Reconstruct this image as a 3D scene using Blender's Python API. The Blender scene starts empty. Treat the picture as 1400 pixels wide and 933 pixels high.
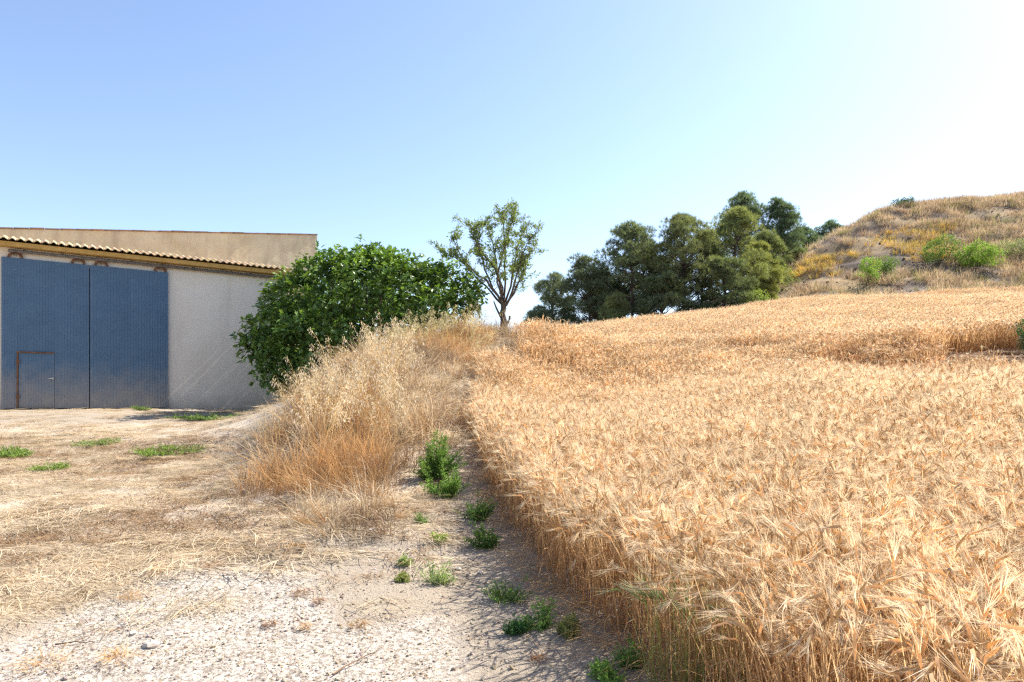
import bpy, math
import numpy as np
from mathutils import Vector

R = math.radians
rng = np.random.default_rng(7)
scene = bpy.context.scene
COL = scene.collection

# ------------------------------------------------------------------ camera
CAMZ, F, HX, HY = 1.65, 912.0, 700.0, 545.0
cam_d = bpy.data.cameras.new('camera')
cam = bpy.data.objects.new('camera', cam_d); COL.objects.link(cam)
cam.location = (0, 0, CAMZ); cam.rotation_euler = (R(90), 0, 0)
cam_d.sensor_width = 36; cam_d.lens = F / 1400 * 36
cam_d.shift_y = (HY - 466.5) / 1400
cam_d.clip_start = 0.05; cam_d.clip_end = 6000
scene.camera = cam

# ------------------------------------------------------------------ sky, sun, exposure
SUN_AZ, SUN_EL = 57.3, 47.0
world = bpy.data.worlds.new('World'); scene.world = world
world.use_nodes = True
wn = world.node_tree
sky = wn.nodes.new('ShaderNodeTexSky'); sky.sky_type = 'NISHITA'
sky.sun_disc = False
sky.sun_elevation = R(SUN_EL); sky.sun_rotation = R(SUN_AZ)
sky.air_density = 1.0; sky.dust_density = 0.6; sky.ozone_density = 2.3
tint = wn.nodes.new('ShaderNodeMix'); tint.data_type = 'RGBA'; tint.blend_type = 'MULTIPLY'; tint.inputs[0].default_value = 1.0
tint.inputs[7].default_value = (1.05, 0.98, 0.975, 1)
wn.links.new(sky.outputs[0], tint.inputs[6]); wn.links.new(tint.outputs[2], wn.nodes['Background'].inputs[0])
wn.nodes['Background'].inputs[1].default_value = 0.1
sun_d = bpy.data.lights.new('sun', 'SUN'); sun_d.energy = 4.4; sun_d.angle = R(0.5)
sun_d.color = (1.0, 0.95, 0.87)
sun = bpy.data.objects.new('sun', sun_d); COL.objects.link(sun)
sdir = Vector((math.sin(R(SUN_AZ)) * math.cos(R(SUN_EL)), math.cos(R(SUN_AZ)) * math.cos(R(SUN_EL)), math.sin(R(SUN_EL))))
sun.rotation_euler = sdir.to_track_quat('Z', 'Y').to_euler(); sun.location = (40, 30, 60)
scene.view_settings.view_transform = 'Standard'; scene.view_settings.look = 'None'
scene.view_settings.exposure = 1.42; scene.view_settings.gamma = 1.0
scene.render.engine = 'CYCLES'
cy = scene.cycles
cy.use_adaptive_sampling = False; cy.max_bounces = 5; cy.diffuse_bounces = 3; cy.glossy_bounces = 2; cy.transmission_bounces = 4
cy.transparent_max_bounces = 4; cy.caustics_reflective = False; cy.caustics_refractive = False
cy.use_denoising = False; cy.sampling_pattern = 'BLUE_NOISE'
cy.filter_width = 1.35; cy.sample_clamp_indirect = 5.0

# ------------------------------------------------------------------ small helpers
def bp(px, py, d, dz=0.0):
    """a photograph pixel at distance d -> world point"""
    return ((px - HX) / F * d, d, CAMZ + (HY - py) / F * d + dz)

def to_px(P):
    return HX + P[..., 0] / P[..., 1] * F, HY - (P[..., 2] - CAMZ) / P[..., 1] * F

def norm(v):
    return v / np.maximum(np.linalg.norm(v, axis=-1, keepdims=True), 1e-9)

def sstep(a, b, x):
    t = np.clip((x - a) / (b - a), 0, 1); return t * t * (3 - 2 * t)

_perm = np.random.default_rng(3).random((256, 256))
def vnoise(x, y):
    xi = np.floor(x).astype(int); yi = np.floor(y).astype(int)
    fx = x - xi; fy = y - yi
    fx = fx * fx * (3 - 2 * fx); fy = fy * fy * (3 - 2 * fy)
    a = _perm[xi % 256, yi % 256]; b = _perm[(xi + 1) % 256, yi % 256]
    c = _perm[xi % 256, (yi + 1) % 256]; d = _perm[(xi + 1) % 256, (yi + 1) % 256]
    return (a * (1 - fx) + b * fx) * (1 - fy) + (c * (1 - fx) + d * fx) * fy
def fbm(x, y, o=4):
    x = np.asarray(x, float); y = np.asarray(y, float)
    s = 0; a = 0.5
    for i in range(o):
        s = s + a * vnoise(x * 2 ** i + 17.3 * i, y * 2 ** i + 5.1 * i); a *= 0.5
    return s / (1 - 0.5 ** o)

class G:
    """collects vertices, faces and a colour per vertex"""
    def __init__(s): s.V = []; s.F = []; s.C = []; s.M = []; s.n = 0
    def add(s, V, faces, col, mi=0):
        V = np.asarray(V, float).reshape(-1, 3)
        col = np.asarray(col, float)
        if col.ndim == 1: col = np.tile(col[:3], (len(V), 1))
        s.V.append(V); s.C.append(col[:, :3])
        for f in (faces if isinstance(faces, list) else [faces]):
            f = np.asarray(f, int)
            if len(f): s.F.append(f + s.n); s.M.append(np.full(len(f), mi))
        s.n += len(V); return s
    def merge(s, g, off=(0, 0, 0)):
        for V, C in zip(g.V, g.C): s.V.append(V + np.array(off)); s.C.append(C)
        for f, m in zip(g.F, g.M): s.F.append(f + s.n); s.M.append(m)
        s.n += g.n; return s
    def arrays(s):
        return np.concatenate(s.V), s.F, np.concatenate(s.C), s.M

def mesh_from(name, V, Fs, C=None, Ms=None, smooth=False):
    me = bpy.data.meshes.new(name)
    me.vertices.add(len(V)); me.vertices.foreach_set('co', np.asarray(V, np.float32).ravel())
    nl = sum(f.size for f in Fs); npoly = sum(len(f) for f in Fs)
    me.loops.add(nl); me.polygons.add(npoly)
    if npoly:
        me.loops.foreach_set('vertex_index', np.concatenate([f.ravel() for f in Fs]).astype(np.int32))
        sizes = np.concatenate([np.full(len(f), f.shape[1]) for f in Fs])
        st = np.concatenate([[0], np.cumsum(sizes)[:-1]]).astype(np.int32)
        me.polygons.foreach_set('loop_start', st)
        if Ms is not None: me.polygons.foreach_set('material_index', np.concatenate(Ms).astype(np.int32))
        me.polygons.foreach_set('use_smooth', np.full(npoly, bool(smooth)))
    me.update(calc_edges=True)
    if C is not None:
        a = me.attributes.new('Col', 'FLOAT_COLOR', 'POINT')
        a.data.foreach_set('color', np.c_[C, np.ones(len(C))].astype(np.float32).ravel())
    return me

def build(g, name, mats, parent=None, smooth=False, loc=None):
    V, Fs, C, Ms = g.arrays()
    if loc is not None: V = V - np.array(loc)
    me = mesh_from(name, V, Fs, C, Ms, smooth)
    for m in (mats if isinstance(mats, (list, tuple)) else [mats]): me.materials.append(m)
    o = bpy.data.objects.new(name, me); COL.objects.link(o)
    if loc is not None: o.location = loc
    if parent is not None: o.parent = parent
    return o

def tag(o, label=None, cat=None, group=None, kind=None):
    if label: o['label'] = label
    if cat: o['category'] = cat
    if group: o['group'] = group
    if kind: o['kind'] = kind
    return o

def thing(name, loc, label, cat, group=None, rz=0):
    o = bpy.data.objects.new(name, None); COL.objects.link(o)
    o.location = loc; o.rotation_euler = (0, 0, rz); o.empty_display_size = 0.2
    return tag(o, label, cat, group)

# ---- shape kernels (all vectorised over N pieces)
def ribbon(P, W, side):
    """P (N,K,3) centre lines, W (N,K) widths, side (N,3)"""
    N, K, _ = P.shape
    s = norm(side)[:, None, :] * W[..., None] * 0.5
    V = np.stack([P - s, P + s], 2).reshape(-1, 3)
    i = (np.arange(N)[:, None] * K + np.arange(K - 1)[None]).ravel() * 2
    return V, np.c_[i, i + 1, i + 3, i + 2]

def tube(P, rad, M=5):
    N, K, _ = P.shape
    T = np.gradient(P, axis=1) if K > 2 else np.repeat((P[:, 1:] - P[:, :1]), 2, 1)
    T = norm(T)
    ref = np.where(np.abs(T[..., 2:3]) > 0.9, np.array([1.0, 0.15, 0]), np.array([0.1, 0, 1.0]))
    A = norm(np.cross(T, ref)); B = np.cross(T, A)
    th = np.arange(M) / M * 2 * np.pi
    V = P[:, :, None] + rad[..., None, None] * (np.cos(th)[None, None, :, None] * A[:, :, None] + np.sin(th)[None, None, :, None] * B[:, :, None])
    n = np.arange(N)[:, None, None] * K * M; k = np.arange(K - 1)[None, :, None] * M; m = np.arange(M)[None, None]
    a = n + k + m; b = n + k + (m + 1) % M
    return V.reshape(-1, 3), np.stack([a, b, b + M, a + M], -1).reshape(-1, 4)

def stamp(T, faces, P, X, Z, S):
    """template T (m,3) put at P (N,3) with local x along X, local z along Z, scaled by S (N,)"""
    X = norm(X); Y = norm(np.cross(Z, X)); Z = np.cross(X, Y)
    V = P[:, None] + S[:, None, None] * (T[None, :, 0:1] * X[:, None] + T[None, :, 1:2] * Y[:, None] + T[None, :, 2:3] * Z[:, None])
    f = np.asarray(faces)
    return V.reshape(-1, 3), (f[None] + (np.arange(len(P)) * len(T))[:, None, None]).reshape(-1, f.shape[1])

def rdir(n, r=rng):
    return norm(r.normal(size=(n, 3)))

def boxv(x0, x1, y0, y1, z0, z1):
    V = np.array([[x, y, z] for z in (z0, z1) for y in (y0, y1) for x in (x0, x1)], float)
    return V, np.array([[0, 2, 3, 1], [4, 5, 7, 6], [0, 1, 5, 4], [2, 6, 7, 3], [0, 4, 6, 2], [1, 3, 7, 5]])

# ------------------------------------------------------------------ materials
def new_mat(name):
    m = bpy.data.materials.new(name); m.use_nodes = True
    nt = m.node_tree; nt.nodes.clear()
    return m, nt
def N(nt, t, **kw):
    n = nt.nodes.new(t)
    for k, v in kw.items():
        if k in n.bl_rna.properties and not n.bl_rna.properties[k].is_readonly: setattr(n, k, v)
        else: n.inputs[k].default_value = v
    return n
def L(nt, a, b): nt.links.new(a, b)
def mixc(nt, fac, a, b, mode='MIX'):
    n = N(nt, 'ShaderNodeMix', data_type='RGBA', blend_type=mode)
    for s, v in ((0, fac), (6, a), (7, b)):
        if hasattr(v, 'is_linked'): L(nt, v, n.inputs[s])
        else: n.inputs[s].default_value = v if s == 0 else (*v, 1)
    return n.outputs[2]
def mathn(nt, op, a, b=0.0):
    n = N(nt, 'ShaderNodeMath', operation=op)
    for s, v in ((0, a), (1, b)):
        if hasattr(v, 'is_linked'): L(nt, v, n.inputs[s])
        else: n.inputs[s].default_value = v
    return n.outputs[0]
def ramp(nt, fac, stops):
    n = N(nt, 'ShaderNodeValToRGB'); L(nt, fac, n.inputs[0])
    e = n.color_ramp.elements
    while len(e) < len(stops): e.new(0.5)
    for k, (p, c) in zip(e, stops):
        k.position = p; k.color = (*c, 1) if hasattr(c, '__len__') else (c, c, c, 1)
    return n.outputs[0]
def noise(nt, scale, detail=4, rough=0.55, vec=None, dim='3D'):
    n = N(nt, 'ShaderNodeTexNoise', Scale=scale, Detail=detail, Roughness=rough)
    if vec is not None: L(nt, vec, n.inputs['Vector'])
    return n.outputs[0]

def leaf_mat(name, trans=0.35, rough=0.55, spec=0.3, var=0.25, tint=(1, 1, 1)):
    m, nt = new_mat(name)
    at = N(nt, 'ShaderNodeAttribute', attribute_name='Col')
    oi = N(nt, 'ShaderNodeObjectInfo')
    v = N(nt, 'ShaderNodeMapRange'); L(nt, oi.outputs['Random'], v.inputs[0])
    v.inputs[3].default_value = 1 - var; v.inputs[4].default_value = 1 + var
    col = N(nt, 'ShaderNodeVectorMath', operation='SCALE'); L(nt, at.outputs['Color'], col.inputs[0]); L(nt, v.outputs[0], col.inputs['Scale'])
    p = N(nt, 'ShaderNodeBsdfPrincipled', Roughness=rough); p.inputs['Specular IOR Level'].default_value = spec
    L(nt, col.outputs[0], p.inputs['Base Color'])
    t = N(nt, 'ShaderNodeBsdfTranslucent')
    tc = mixc(nt, 1.0, col.outputs[0], tint, 'MULTIPLY'); L(nt, tc, t.inputs[0])
    mx = N(nt, 'ShaderNodeMixShader', Fac=trans); L(nt, p.outputs[0], mx.inputs[1]); L(nt, t.outputs[0], mx.inputs[2])
    o = N(nt, 'ShaderNodeOutputMaterial'); L(nt, mx.outputs[0], o.inputs[0])
    return m

def solid_mat(name, stops, scale=3, rough=0.85, bump=0.2, bscale=40, metal=0.0, detail=6, attr=False, spec=0.3, dist=0.02):
    m, nt = new_mat(name)
    tc = N(nt, 'ShaderNodeTexCoord')
    c = ramp(nt, noise(nt, scale, detail, 0.62, tc.outputs['Object']), stops)
    if attr:
        at = N(nt, 'ShaderNodeAttribute', attribute_name='Col')
        c = mixc(nt, 1.0, c, at.outputs['Color'], 'MULTIPLY')
    p = N(nt, 'ShaderNodeBsdfPrincipled', Roughness=rough, Metallic=metal); p.inputs['Specular IOR Level'].default_value = spec
    L(nt, c, p.inputs['Base Color'])
    b = N(nt, 'ShaderNodeBump', Strength=bump, Distance=dist); L(nt, noise(nt, bscale, 4, 0.6, tc.outputs['Object']), b.inputs['Height'])
    L(nt, b.outputs[0], p.inputs['Normal'])
    o = N(nt, 'ShaderNodeOutputMaterial'); L(nt, p.outputs[0], o.inputs[0])
    return m

M_STRAW = leaf_mat('dry_straw', 0.36, 0.55, 0.2, 0.25, (1.0, 0.94, 0.85))
M_BARLEY = leaf_mat('ripe_barley', 0.46, 0.5, 0.2, 0.18, (1.02, 0.95, 0.85))
M_GREEN = leaf_mat('weed_leaf', 0.38, 0.65, 0.15, 0.15, (1.1, 1.1, 0.6))
M_FIG = leaf_mat('fig_leaf', 0.32, 0.36, 0.5, 0.0, (1.2, 1.25, 0.5))
M_PINE = leaf_mat('pine_needle', 0.42, 0.6, 0.25, 0.08, (1.15, 1.1, 0.6))
M_BARK = solid_mat('bark', [(0.3, (0.05, 0.037, 0.027)), (0.7, (0.16, 0.125, 0.095))], 6, 0.95, 0.6, 25)
M_PBARK = solid_mat('pine_bark', [(0.3, (0.035, 0.026, 0.02)), (0.7, (0.12, 0.09, 0.07))], 4, 0.95, 0.6, 12)
M_STONE = solid_mat('limestone', [(0.3, (0.37, 0.32, 0.26)), (0.7, (0.60, 0.535, 0.455))], 14, 0.9, 0.5, 30, attr=True)
M_RUBBLE = solid_mat('brown_rock', [(0.3, (0.13, 0.10, 0.08)), (0.7, (0.30, 0.245, 0.20))], 3, 0.95, 0.5, 10, attr=True)
M_CLOD = solid_mat('dry_earth', [(0.3, (0.27, 0.21, 0.15)), (0.7, (0.46, 0.385, 0.295))], 9, 0.95, 0.5, 60, attr=True)
M_TWIG = solid_mat('dead_twig', [(0.3, (0.09, 0.055, 0.035)), (0.7, (0.24, 0.15, 0.09))], 30, 0.9, 0.3, 60)

# ------------------------------------------------------------------ terrain
# barn frame: origin P0, along the facade u, away from the camera nb
BP0 = np.array([-15.51, 20.2]); BA = R(35.0)
BU = np.array([math.cos(BA), math.sin(BA)]); BN = np.array([-math.sin(BA), math.cos(BA)])
FLOOR = 1.31
ctrl = []
def cp(x, y, z): ctrl.append((x, y, z))
prof = [(-6, -0.1), (0, -0.02), (4, 0.0), (6, 0.08), (8, 0.25), (10, 0.43), (12, 0.62), (14, 0.82), (16, 1.0), (18, 1.17)]
for y, z in prof:
    for x in (-9, -16, -26): cp(x, y, z)
for y, z in prof[:7]: cp(-5.2, y, z)
for y, z in prof[:4]: cp(-2.5, y, z)
cp(-4.2, 8, 0.26); cp(-3.0, 7, 0.17)
for s in (-8, -3, 0, 3, 6, 9): cp(*(BP0 + BU * s), FLOOR); cp(*(BP0 + BU * s + BN * 8), FLOOR)
cp(-7.2, 17, 1.12); cp(-7.5, 14, .84); cp(-6.6, 19.5, 1.3); cp(-5.0, 20.5, 1.45)
for a in [(450, 606, 10.5), (400, 640, 10), (520, 528, 13.2), (420, 590, 12.3), (600, 480, 17), (560, 645, 9.3), (640, 606, 11), (600, 560, 12.7),
          (690, 458, 21), (540, 500, 15), (640, 520, 15), (650, 468, 18.5), (570, 480, 17.5), (500, 650, 9), (620, 690, 8), (560, 740, 6.6), (660, 740, 6.8), (640, 800, 5.7)]:
    cp(*bp(*a))
cp(-3.2, 21, 2.4); cp(-1.5, 24, 3.3)
WH = 0.78
EDGE = np.array([(-4, 2.4), (0, 1.75), (2, 1.35), (3.0, 1.08), (3.9, .86), (4.4, .68), (5, .5), (6, .24), (8, -.10), (10, -.42), (12, -.62), (14, -.70), (16, -.58), (18, -.25), (21, .55), (24, 1.2), (30, 2.2), (36, 3.1), (60, 7.0)])
for y, z in ((3.9, .0), (4.4, .02), (6, .1), (8, .32), (10, .6), (12, .92)): cp(np.interp(y, EDGE[:, 0], EDGE[:, 1]), y, z)
for a in [(653, 520, 14), (682, 482, 18), (722, 463, 24), (745, 457, 35), (820, 445, 40), (900, 435, 43), (1050, 412, 48), (1200, 403, 50), (1400, 394, 50)]:
    cp(*bp(*a, -WH))
for y, z in ((1.5, .06), (4, .12), (8, .58), (12, 1.15), (20, 2.5), (30, 4.4), (40, 6.2)): cp(.384 * y + .3, y, z)
for y, z in ((2, .08), (12, 1.25), (16, 2.0), (20, 2.8), (30, 4.8), (40, 7.0)): cp(.768 * y + .6, y, z)
cp(10, 0, .3); cp(20, 4, 1.0); cp(35, 10, 2.5); cp(40, 25, 5.2); cp(0, -6, -.1); cp(20, -6, .2); cp(45, -6, .9); cp(55, 40, 9)
# beyond the crest and the hill
for x, y, z in ((3, 52, 4.3), (9, 54, 5.9), (18, 57, 8.2), (3, 70, 4.5), (10, 75, 7), (18, 80, 11), (-8, 45, 2.6), (-25, 45, 1.4), (-25, 75, 1.5), (-5, 90, 4)): cp(x, y, z)
HILL = [(1060, 372, 68), (1140, 322, 72), (1215, 288, 75), (1300, 276, 77), (1400, 266, 78), (1500, 258, 79)]
for a in HILL: cp(*bp(*a)); x, y, z = bp(*a); cp(x * 1.12, y * 1.15, z - 0.4); cp(x * 1.3, y * 1.4, z - 4)
for a in [(1090, 398, 57), (1180, 396, 56), (1300, 391, 54), (1400, 387, 54), (1500, 382, 54), (1140, 372, 61), (1230, 350, 63), (1330, 345, 62), (1430, 335, 62), (1250, 318, 69), (1350, 305, 70), (1090, 375, 63)]:
    cp(*bp(*a))
for a in ((10.5, 14.1, 1.42), (12.6, 14.1, 1.46), (11, 15.4, 2.1), (12.7, 15.4, 2.15), (11.2, 16.4, 2.58), (13, 16.4, 2.62), (12, 17.5, 2.8), (9.5, 16.4, 2.1)): cp(*a)
cp(60, 60, 15); cp(70, 75, 24); cp(65, 45, 10)
ctrl = np.array(ctrl, float)
def _phi(r2): return np.where(r2 > 1e-12, 0.5 * r2 * np.log(np.maximum(r2, 1e-12)), 0)
_n = len(ctrl)
_K = _phi(((ctrl[:, None, :2] - ctrl[None, :, :2]) ** 2).sum(-1)) + np.eye(_n) * 0.25
_Pm = np.c_[np.ones(_n), ctrl[:, :2]]
_A = np.block([[_K, _Pm], [_Pm.T, np.zeros((3, 3))]])
_w = np.linalg.solve(_A, np.r_[ctrl[:, 2], 0, 0, 0])
def edge_x(y): return np.interp(y, EDGE[:, 0], EDGE[:, 1])
CREST = np.array([(-2, 33), (2, 36), (3.9, 39), (9.5, 43), (18.4, 48), (27, 50), (39, 50.5), (60, 49)])
def field_in(x, y):
    return np.minimum(np.minimum(x - edge_x(y), np.interp(x, CREST[:, 0], CREST[:, 1]) - y), np.minimum(46 - x, y + 3.5))
def barn_sd(x, y):
    dx, dy = x - BP0[0], y - BP0[1]
    s = dx * BU[0] + dy * BU[1]; t = dx * BN[0] + dy * BN[1]
    return s, t
def height(x, y):
    x = np.asarray(x, float); y = np.asarray(y, float); sh = x.shape
    xf = x.ravel(); yf = y.ravel(); out = np.empty(len(xf))
    xc = np.clip(xf, -45, 75); yc = np.clip(yf, -15, 110)
    for i in range(0, len(xf), 20000):
        a, b = xc[i:i + 20000], yc[i:i + 20000]
        r2 = (a[:, None] - ctrl[None, :, 0]) ** 2 + (b[:, None] - ctrl[None, :, 1]) ** 2
        out[i:i + 20000] = _phi(r2) @ _w[:_n] + _w[_n] + _w[_n + 1] * a + _w[_n + 2] * b
    far = sstep(20, 300, np.hypot(xf - xc, yf - yc))
    out = out * (1 - far) + 1.5 * far
    # the hill's humps and ledges
    hm = sstep(52, 60, yf) * sstep(16, 26, xf)
    led = out * .45 + fbm(xf * .1, yf * .1) * 2.2
    out += hm * ((fbm(xf * .12, yf * .12 + 3) - .5) * 1.6 + (fbm(xf * .5, yf * .5) - .5) * .45 + .45 * (sstep(.55, .95, led - np.floor(led)) - (led - np.floor(led))))
    # bank lumps, small relief of the yard
    s, t = barn_sd(xf, yf)
    nb = sstep(-.2, 1.2, -t)
    out += nb * (fbm(xf * 1.3, yf * 1.3 + 9) - .5) * 0.09 * (1 - hm) + nb * (fbm(xf * 5, yf * 5) - .5) * 0.028 * (yf < 24)
    out = out * nb + np.where((s > -14) & (s < 12), np.clip(out, FLOOR - .05, FLOOR + .02), out) * (1 - nb)
    return out.reshape(sh)

def spaced(*segs):
    out = []
    for a, b, st in segs: out.append(np.arange(a, b - 1e-6, st))
    return np.concatenate(out + [[segs[-1][1]]])
geo = 20 * 1.45 ** np.arange(1, 12)
xs = np.r_[(-28 - geo)[::-1], spaced((-28, -12, .5), (-12, 6, .16), (6, 30, .35), (30, 76, .5)), 76 + geo]
ys = np.r_[(-8 - geo)[::-1], spaced((-8, 2.5, .35), (2.5, 19, .12), (19, 50, .4), (50, 86, .45)), 86 + geo]
GX, GY = np.meshgrid(xs, ys)
GZ = height(GX, GY)
gv = np.c_[GX.ravel(), GY.ravel(), GZ.ravel()]
nx, ny = len(xs), len(ys)
ii = (np.arange(ny - 1)[:, None] * nx + np.arange(nx - 1)[None]).ravel()
gf = np.c_[ii, ii + 1, ii + nx + 1, ii + nx]
# what the ground is made of, by place: R straw litter, G gravel, B hill earth
x, y = gv[:, 0], gv[:, 1]
fi = field_in(x, y)
def gravel_mask(x, y):
    n = (fbm(x * .7, y * .7 + 40) - .5) * 2.2
    line = 6.5 - .95 * np.clip(-2.2 - x, 0, 9) - .9 * np.clip(x + 1.9, 0, 9)
    return sstep(-.5, .9, line + n * 1.2 - y) * sstep(.6, -1.0, x + n)
def straw_mask(x, y):
    n = (fbm(x * .8 + 9, y * .8) - .5) * 2.4
    toe = np.interp(y, [0, 6, 7, 8.5, 10, 13, 20], [-6, -2.8, -1.6, -.7, -.5, -.5, -.5])
    far = sstep(17.5, 14.0, y + n) * .75 + .25
    return (1 - gravel_mask(x, y)) * sstep(.35, -.6, x - toe + n * .5) * sstep(3.4, 5.2, y - .12 * (x + 3) + n + sstep(-4, -6, x) * 2) * far
gm = gravel_mask(x, y); sm = straw_mask(x, y)
hill = sstep(51, 56, y) * sstep(12, 22, x)
gpx, gpy = to_px(np.c_[x, np.maximum(y, .5), gv[:, 2]])
me = mesh_from('ground', gv, [gf], np.c_[sm, gm, hill], smooth=True)
def ground_mat():
    m, nt = new_mat('ground_earth')
    tc = N(nt, 'ShaderNodeTexCoord'); ob = tc.outputs['Object']
    at = N(nt, 'ShaderNodeAttribute', attribute_name='Col')
    sp = N(nt, 'ShaderNodeSeparateColor'); L(nt, at.outputs['Color'], sp.inputs[0])
    big = noise(nt, 1.1, 5, 0.6, ob); fine = noise(nt, 22, 6, 0.7, ob); grit = noise(nt, 90, 3, 0.6, ob)
    earth = mixc(nt, mathn(nt, 'MULTIPLY', fine, 1.0), mixc(nt, big, (.30, .235, .165), (.42, .35, .265)), mixc(nt, grit, (.20, .155, .11), (.52, .45, .36)))
    vor = N(nt, 'ShaderNodeTexVoronoi', Scale=48.0); L(nt, ob, vor.inputs['Vector'])
    gsp = N(nt, 'ShaderNodeSeparateColor'); L(nt, vor.outputs['Color'], gsp.inputs[0])
    grav = ramp(nt, gsp.outputs[0], [(0, (.23, .19, .15)), (.4, (.41, .355, .29)), (1, (.58, .52, .445))])
    st = mixc(nt, fine, (.27, .20, .13), (.58, .48, .345))
    st = mixc(nt, ramp(nt, noise(nt, 2.3, 4, .6, ob), [(.42, 0.0), (.62, 0.8)]), st, (.56, .47, .37))
    soilb = mixc(nt, fine, (.055, .040, .032), (.15, .11, .085))
    hl = mixc(nt, ramp(nt, noise(nt, .22, 5, .6, ob), [(.42, 0.0), (.62, .8)]), soilb, mixc(nt, fine, (.30, .20, .09), (.44, .32, .17)))
    def soft(mask, n, lo=.35, hi=.65):
        a = mathn(nt, 'ADD', mask, mathn(nt, 'MULTIPLY', mathn(nt, 'SUBTRACT', n, .5), .9))
        return ramp(nt, a, [(lo, 0.0), (hi, 1.0)])
    c = mixc(nt, soft(sp.outputs[1], fine), earth, grav)
    c = mixc(nt, soft(sp.outputs[0], noise(nt, 6, 5, .65, ob)), c, st)
    c = mixc(nt, sp.outputs[2], c, hl)
    p = N(nt, 'ShaderNodeBsdfPrincipled', Roughness=.95); p.inputs['Specular IOR Level'].default_value = .15
    L(nt, c, p.inputs['Base Color'])
    h = mathn(nt, 'ADD', mathn(nt, 'MULTIPLY', fine, .7), mathn(nt, 'MULTIPLY', grit, .35))
    h = mathn(nt, 'ADD', h, mathn(nt, 'MULTIPLY', big, .6))
    b = N(nt, 'ShaderNodeBump', Strength=.8, Distance=.05); L(nt, h, b.inputs['Height']); L(nt, b.outputs[0], p.inputs['Normal'])
    o = N(nt, 'ShaderNodeOutputMaterial'); L(nt, p.outputs[0], o.inputs[0])
    return m
me.materials.append(ground_mat())
ground = bpy.data.objects.new('ground', me); COL.objects.link(ground); tag(ground, kind='structure')

def gz(x, y): return float(height(np.array([x]), np.array([y]))[0])
def ground_at(px, d, dz=0):
    x = (px - HX) / F * d; return (x, d, gz(x, d) + dz)
def ground_hit(px, py, d0=2.5, d1=40):
    """where the ray through a photograph pixel first meets the ground"""
    d = np.linspace(d0, d1, 1500); X = (px - HX) / F * d
    diff = CAMZ + (HY - py) / F * d - height(X, d)
    k = np.argmax(diff < 0)
    if diff[k] >= 0: k = np.argmin(diff)
    return np.array([X[k], d[k], gz(X[k], d[k])])

# ------------------------------------------------------------------ scattering (geometry nodes, one object)
_gn = {}
def scatter_tree():
    if 't' in _gn: return _gn['t']
    t = bpy.data.node_groups.new('scatter', 'GeometryNodeTree'); t.is_modifier = True
    t.interface.new_socket('Geometry', in_out='INPUT', socket_type='NodeSocketGeometry')
    t.interface.new_socket('Geometry', in_out='OUTPUT', socket_type='NodeSocketGeometry')
    n = t.nodes; gi = n.new('NodeGroupInput'); go = n.new('NodeGroupOutput')
    def att(name, ty):
        a = n.new('GeometryNodeInputNamedAttribute'); a.data_type = ty; a.inputs[0].default_value = name
        return a.outputs[0]
    va = att('var', 'INT')
    cmpn = n.new('FunctionNodeCompare'); cmpn.data_type = 'INT'; cmpn.operation = 'LESS_THAN'
    t.links.new(va, cmpn.inputs[2]); cmpn.inputs[3].default_value = 0
    sep = n.new('GeometryNodeSeparateGeometry'); sep.domain = 'POINT'
    t.links.new(gi.outputs[0], sep.inputs[0]); t.links.new(cmpn.outputs[0], sep.inputs[1])
    spl = n.new('GeometryNodeSplitToInstances'); spl.domain = 'POINT'
    t.links.new(sep.outputs[1], spl.inputs[0]); t.links.new(va, spl.inputs['Group ID'])
    iop = n.new('GeometryNodeInstanceOnPoints'); iop.inputs['Pick Instance'].default_value = True
    t.links.new(sep.outputs[0], iop.inputs['Points']); t.links.new(spl.outputs[0], iop.inputs['Instance'])
    t.links.new(att('idx', 'INT'), iop.inputs['Instance Index'])
    e = n.new('FunctionNodeEulerToRotation'); t.links.new(att('rot', 'FLOAT_VECTOR'), e.inputs[0])
    t.links.new(e.outputs[0], iop.inputs['Rotation']); t.links.new(att('scl', 'FLOAT_VECTOR'), iop.inputs['Scale'])
    t.links.new(iop.outputs[0], go.inputs[0])
    _gn['t'] = t; return t

def scatter(name, variants, P, rot, scl, idx, mats, label, cat, smooth=False):
    """variants: list of G; P (N,3); rot (N,3) Euler; scl (N,) or (N,3); idx (N,)"""
    g = G(); var = []
    for k, v in enumerate(variants): g.merge(v); var.append(np.full(v.n, k))
    V, Fs, C, Ms = g.arrays(); nv = len(V); npt = len(P)
    me = mesh_from(name, np.r_[V, P], Fs, np.r_[C, np.zeros((npt, 3))], Ms, smooth)
    for m in (mats if isinstance(mats, (list, tuple)) else [mats]): me.materials.append(m)
    scl = np.asarray(scl, float)
    if scl.ndim == 1: scl = np.repeat(scl[:, None], 3, 1)
    def put(nm, ty, arr, key):
        a = me.attributes.new(nm, ty, 'POINT'); a.data.foreach_set(key, np.ascontiguousarray(arr).ravel())
    put('var', 'INT', np.r_[np.concatenate(var), np.full(npt, -1)].astype(np.int32), 'value')
    put('idx', 'INT', np.r_[np.zeros(nv), idx].astype(np.int32), 'value')
    put('rot', 'FLOAT_VECTOR', np.r_[np.zeros((nv, 3)), rot].astype(np.float32), 'vector')
    put('scl', 'FLOAT_VECTOR', np.r_[np.ones((nv, 3)), scl].astype(np.float32), 'vector')
    o = bpy.data.objects.new(name, me); COL.objects.link(o)
    md = o.modifiers.new('scatter', 'NODES'); md.node_group = scatter_tree()
    return tag(o, label, cat, kind='stuff')

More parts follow.
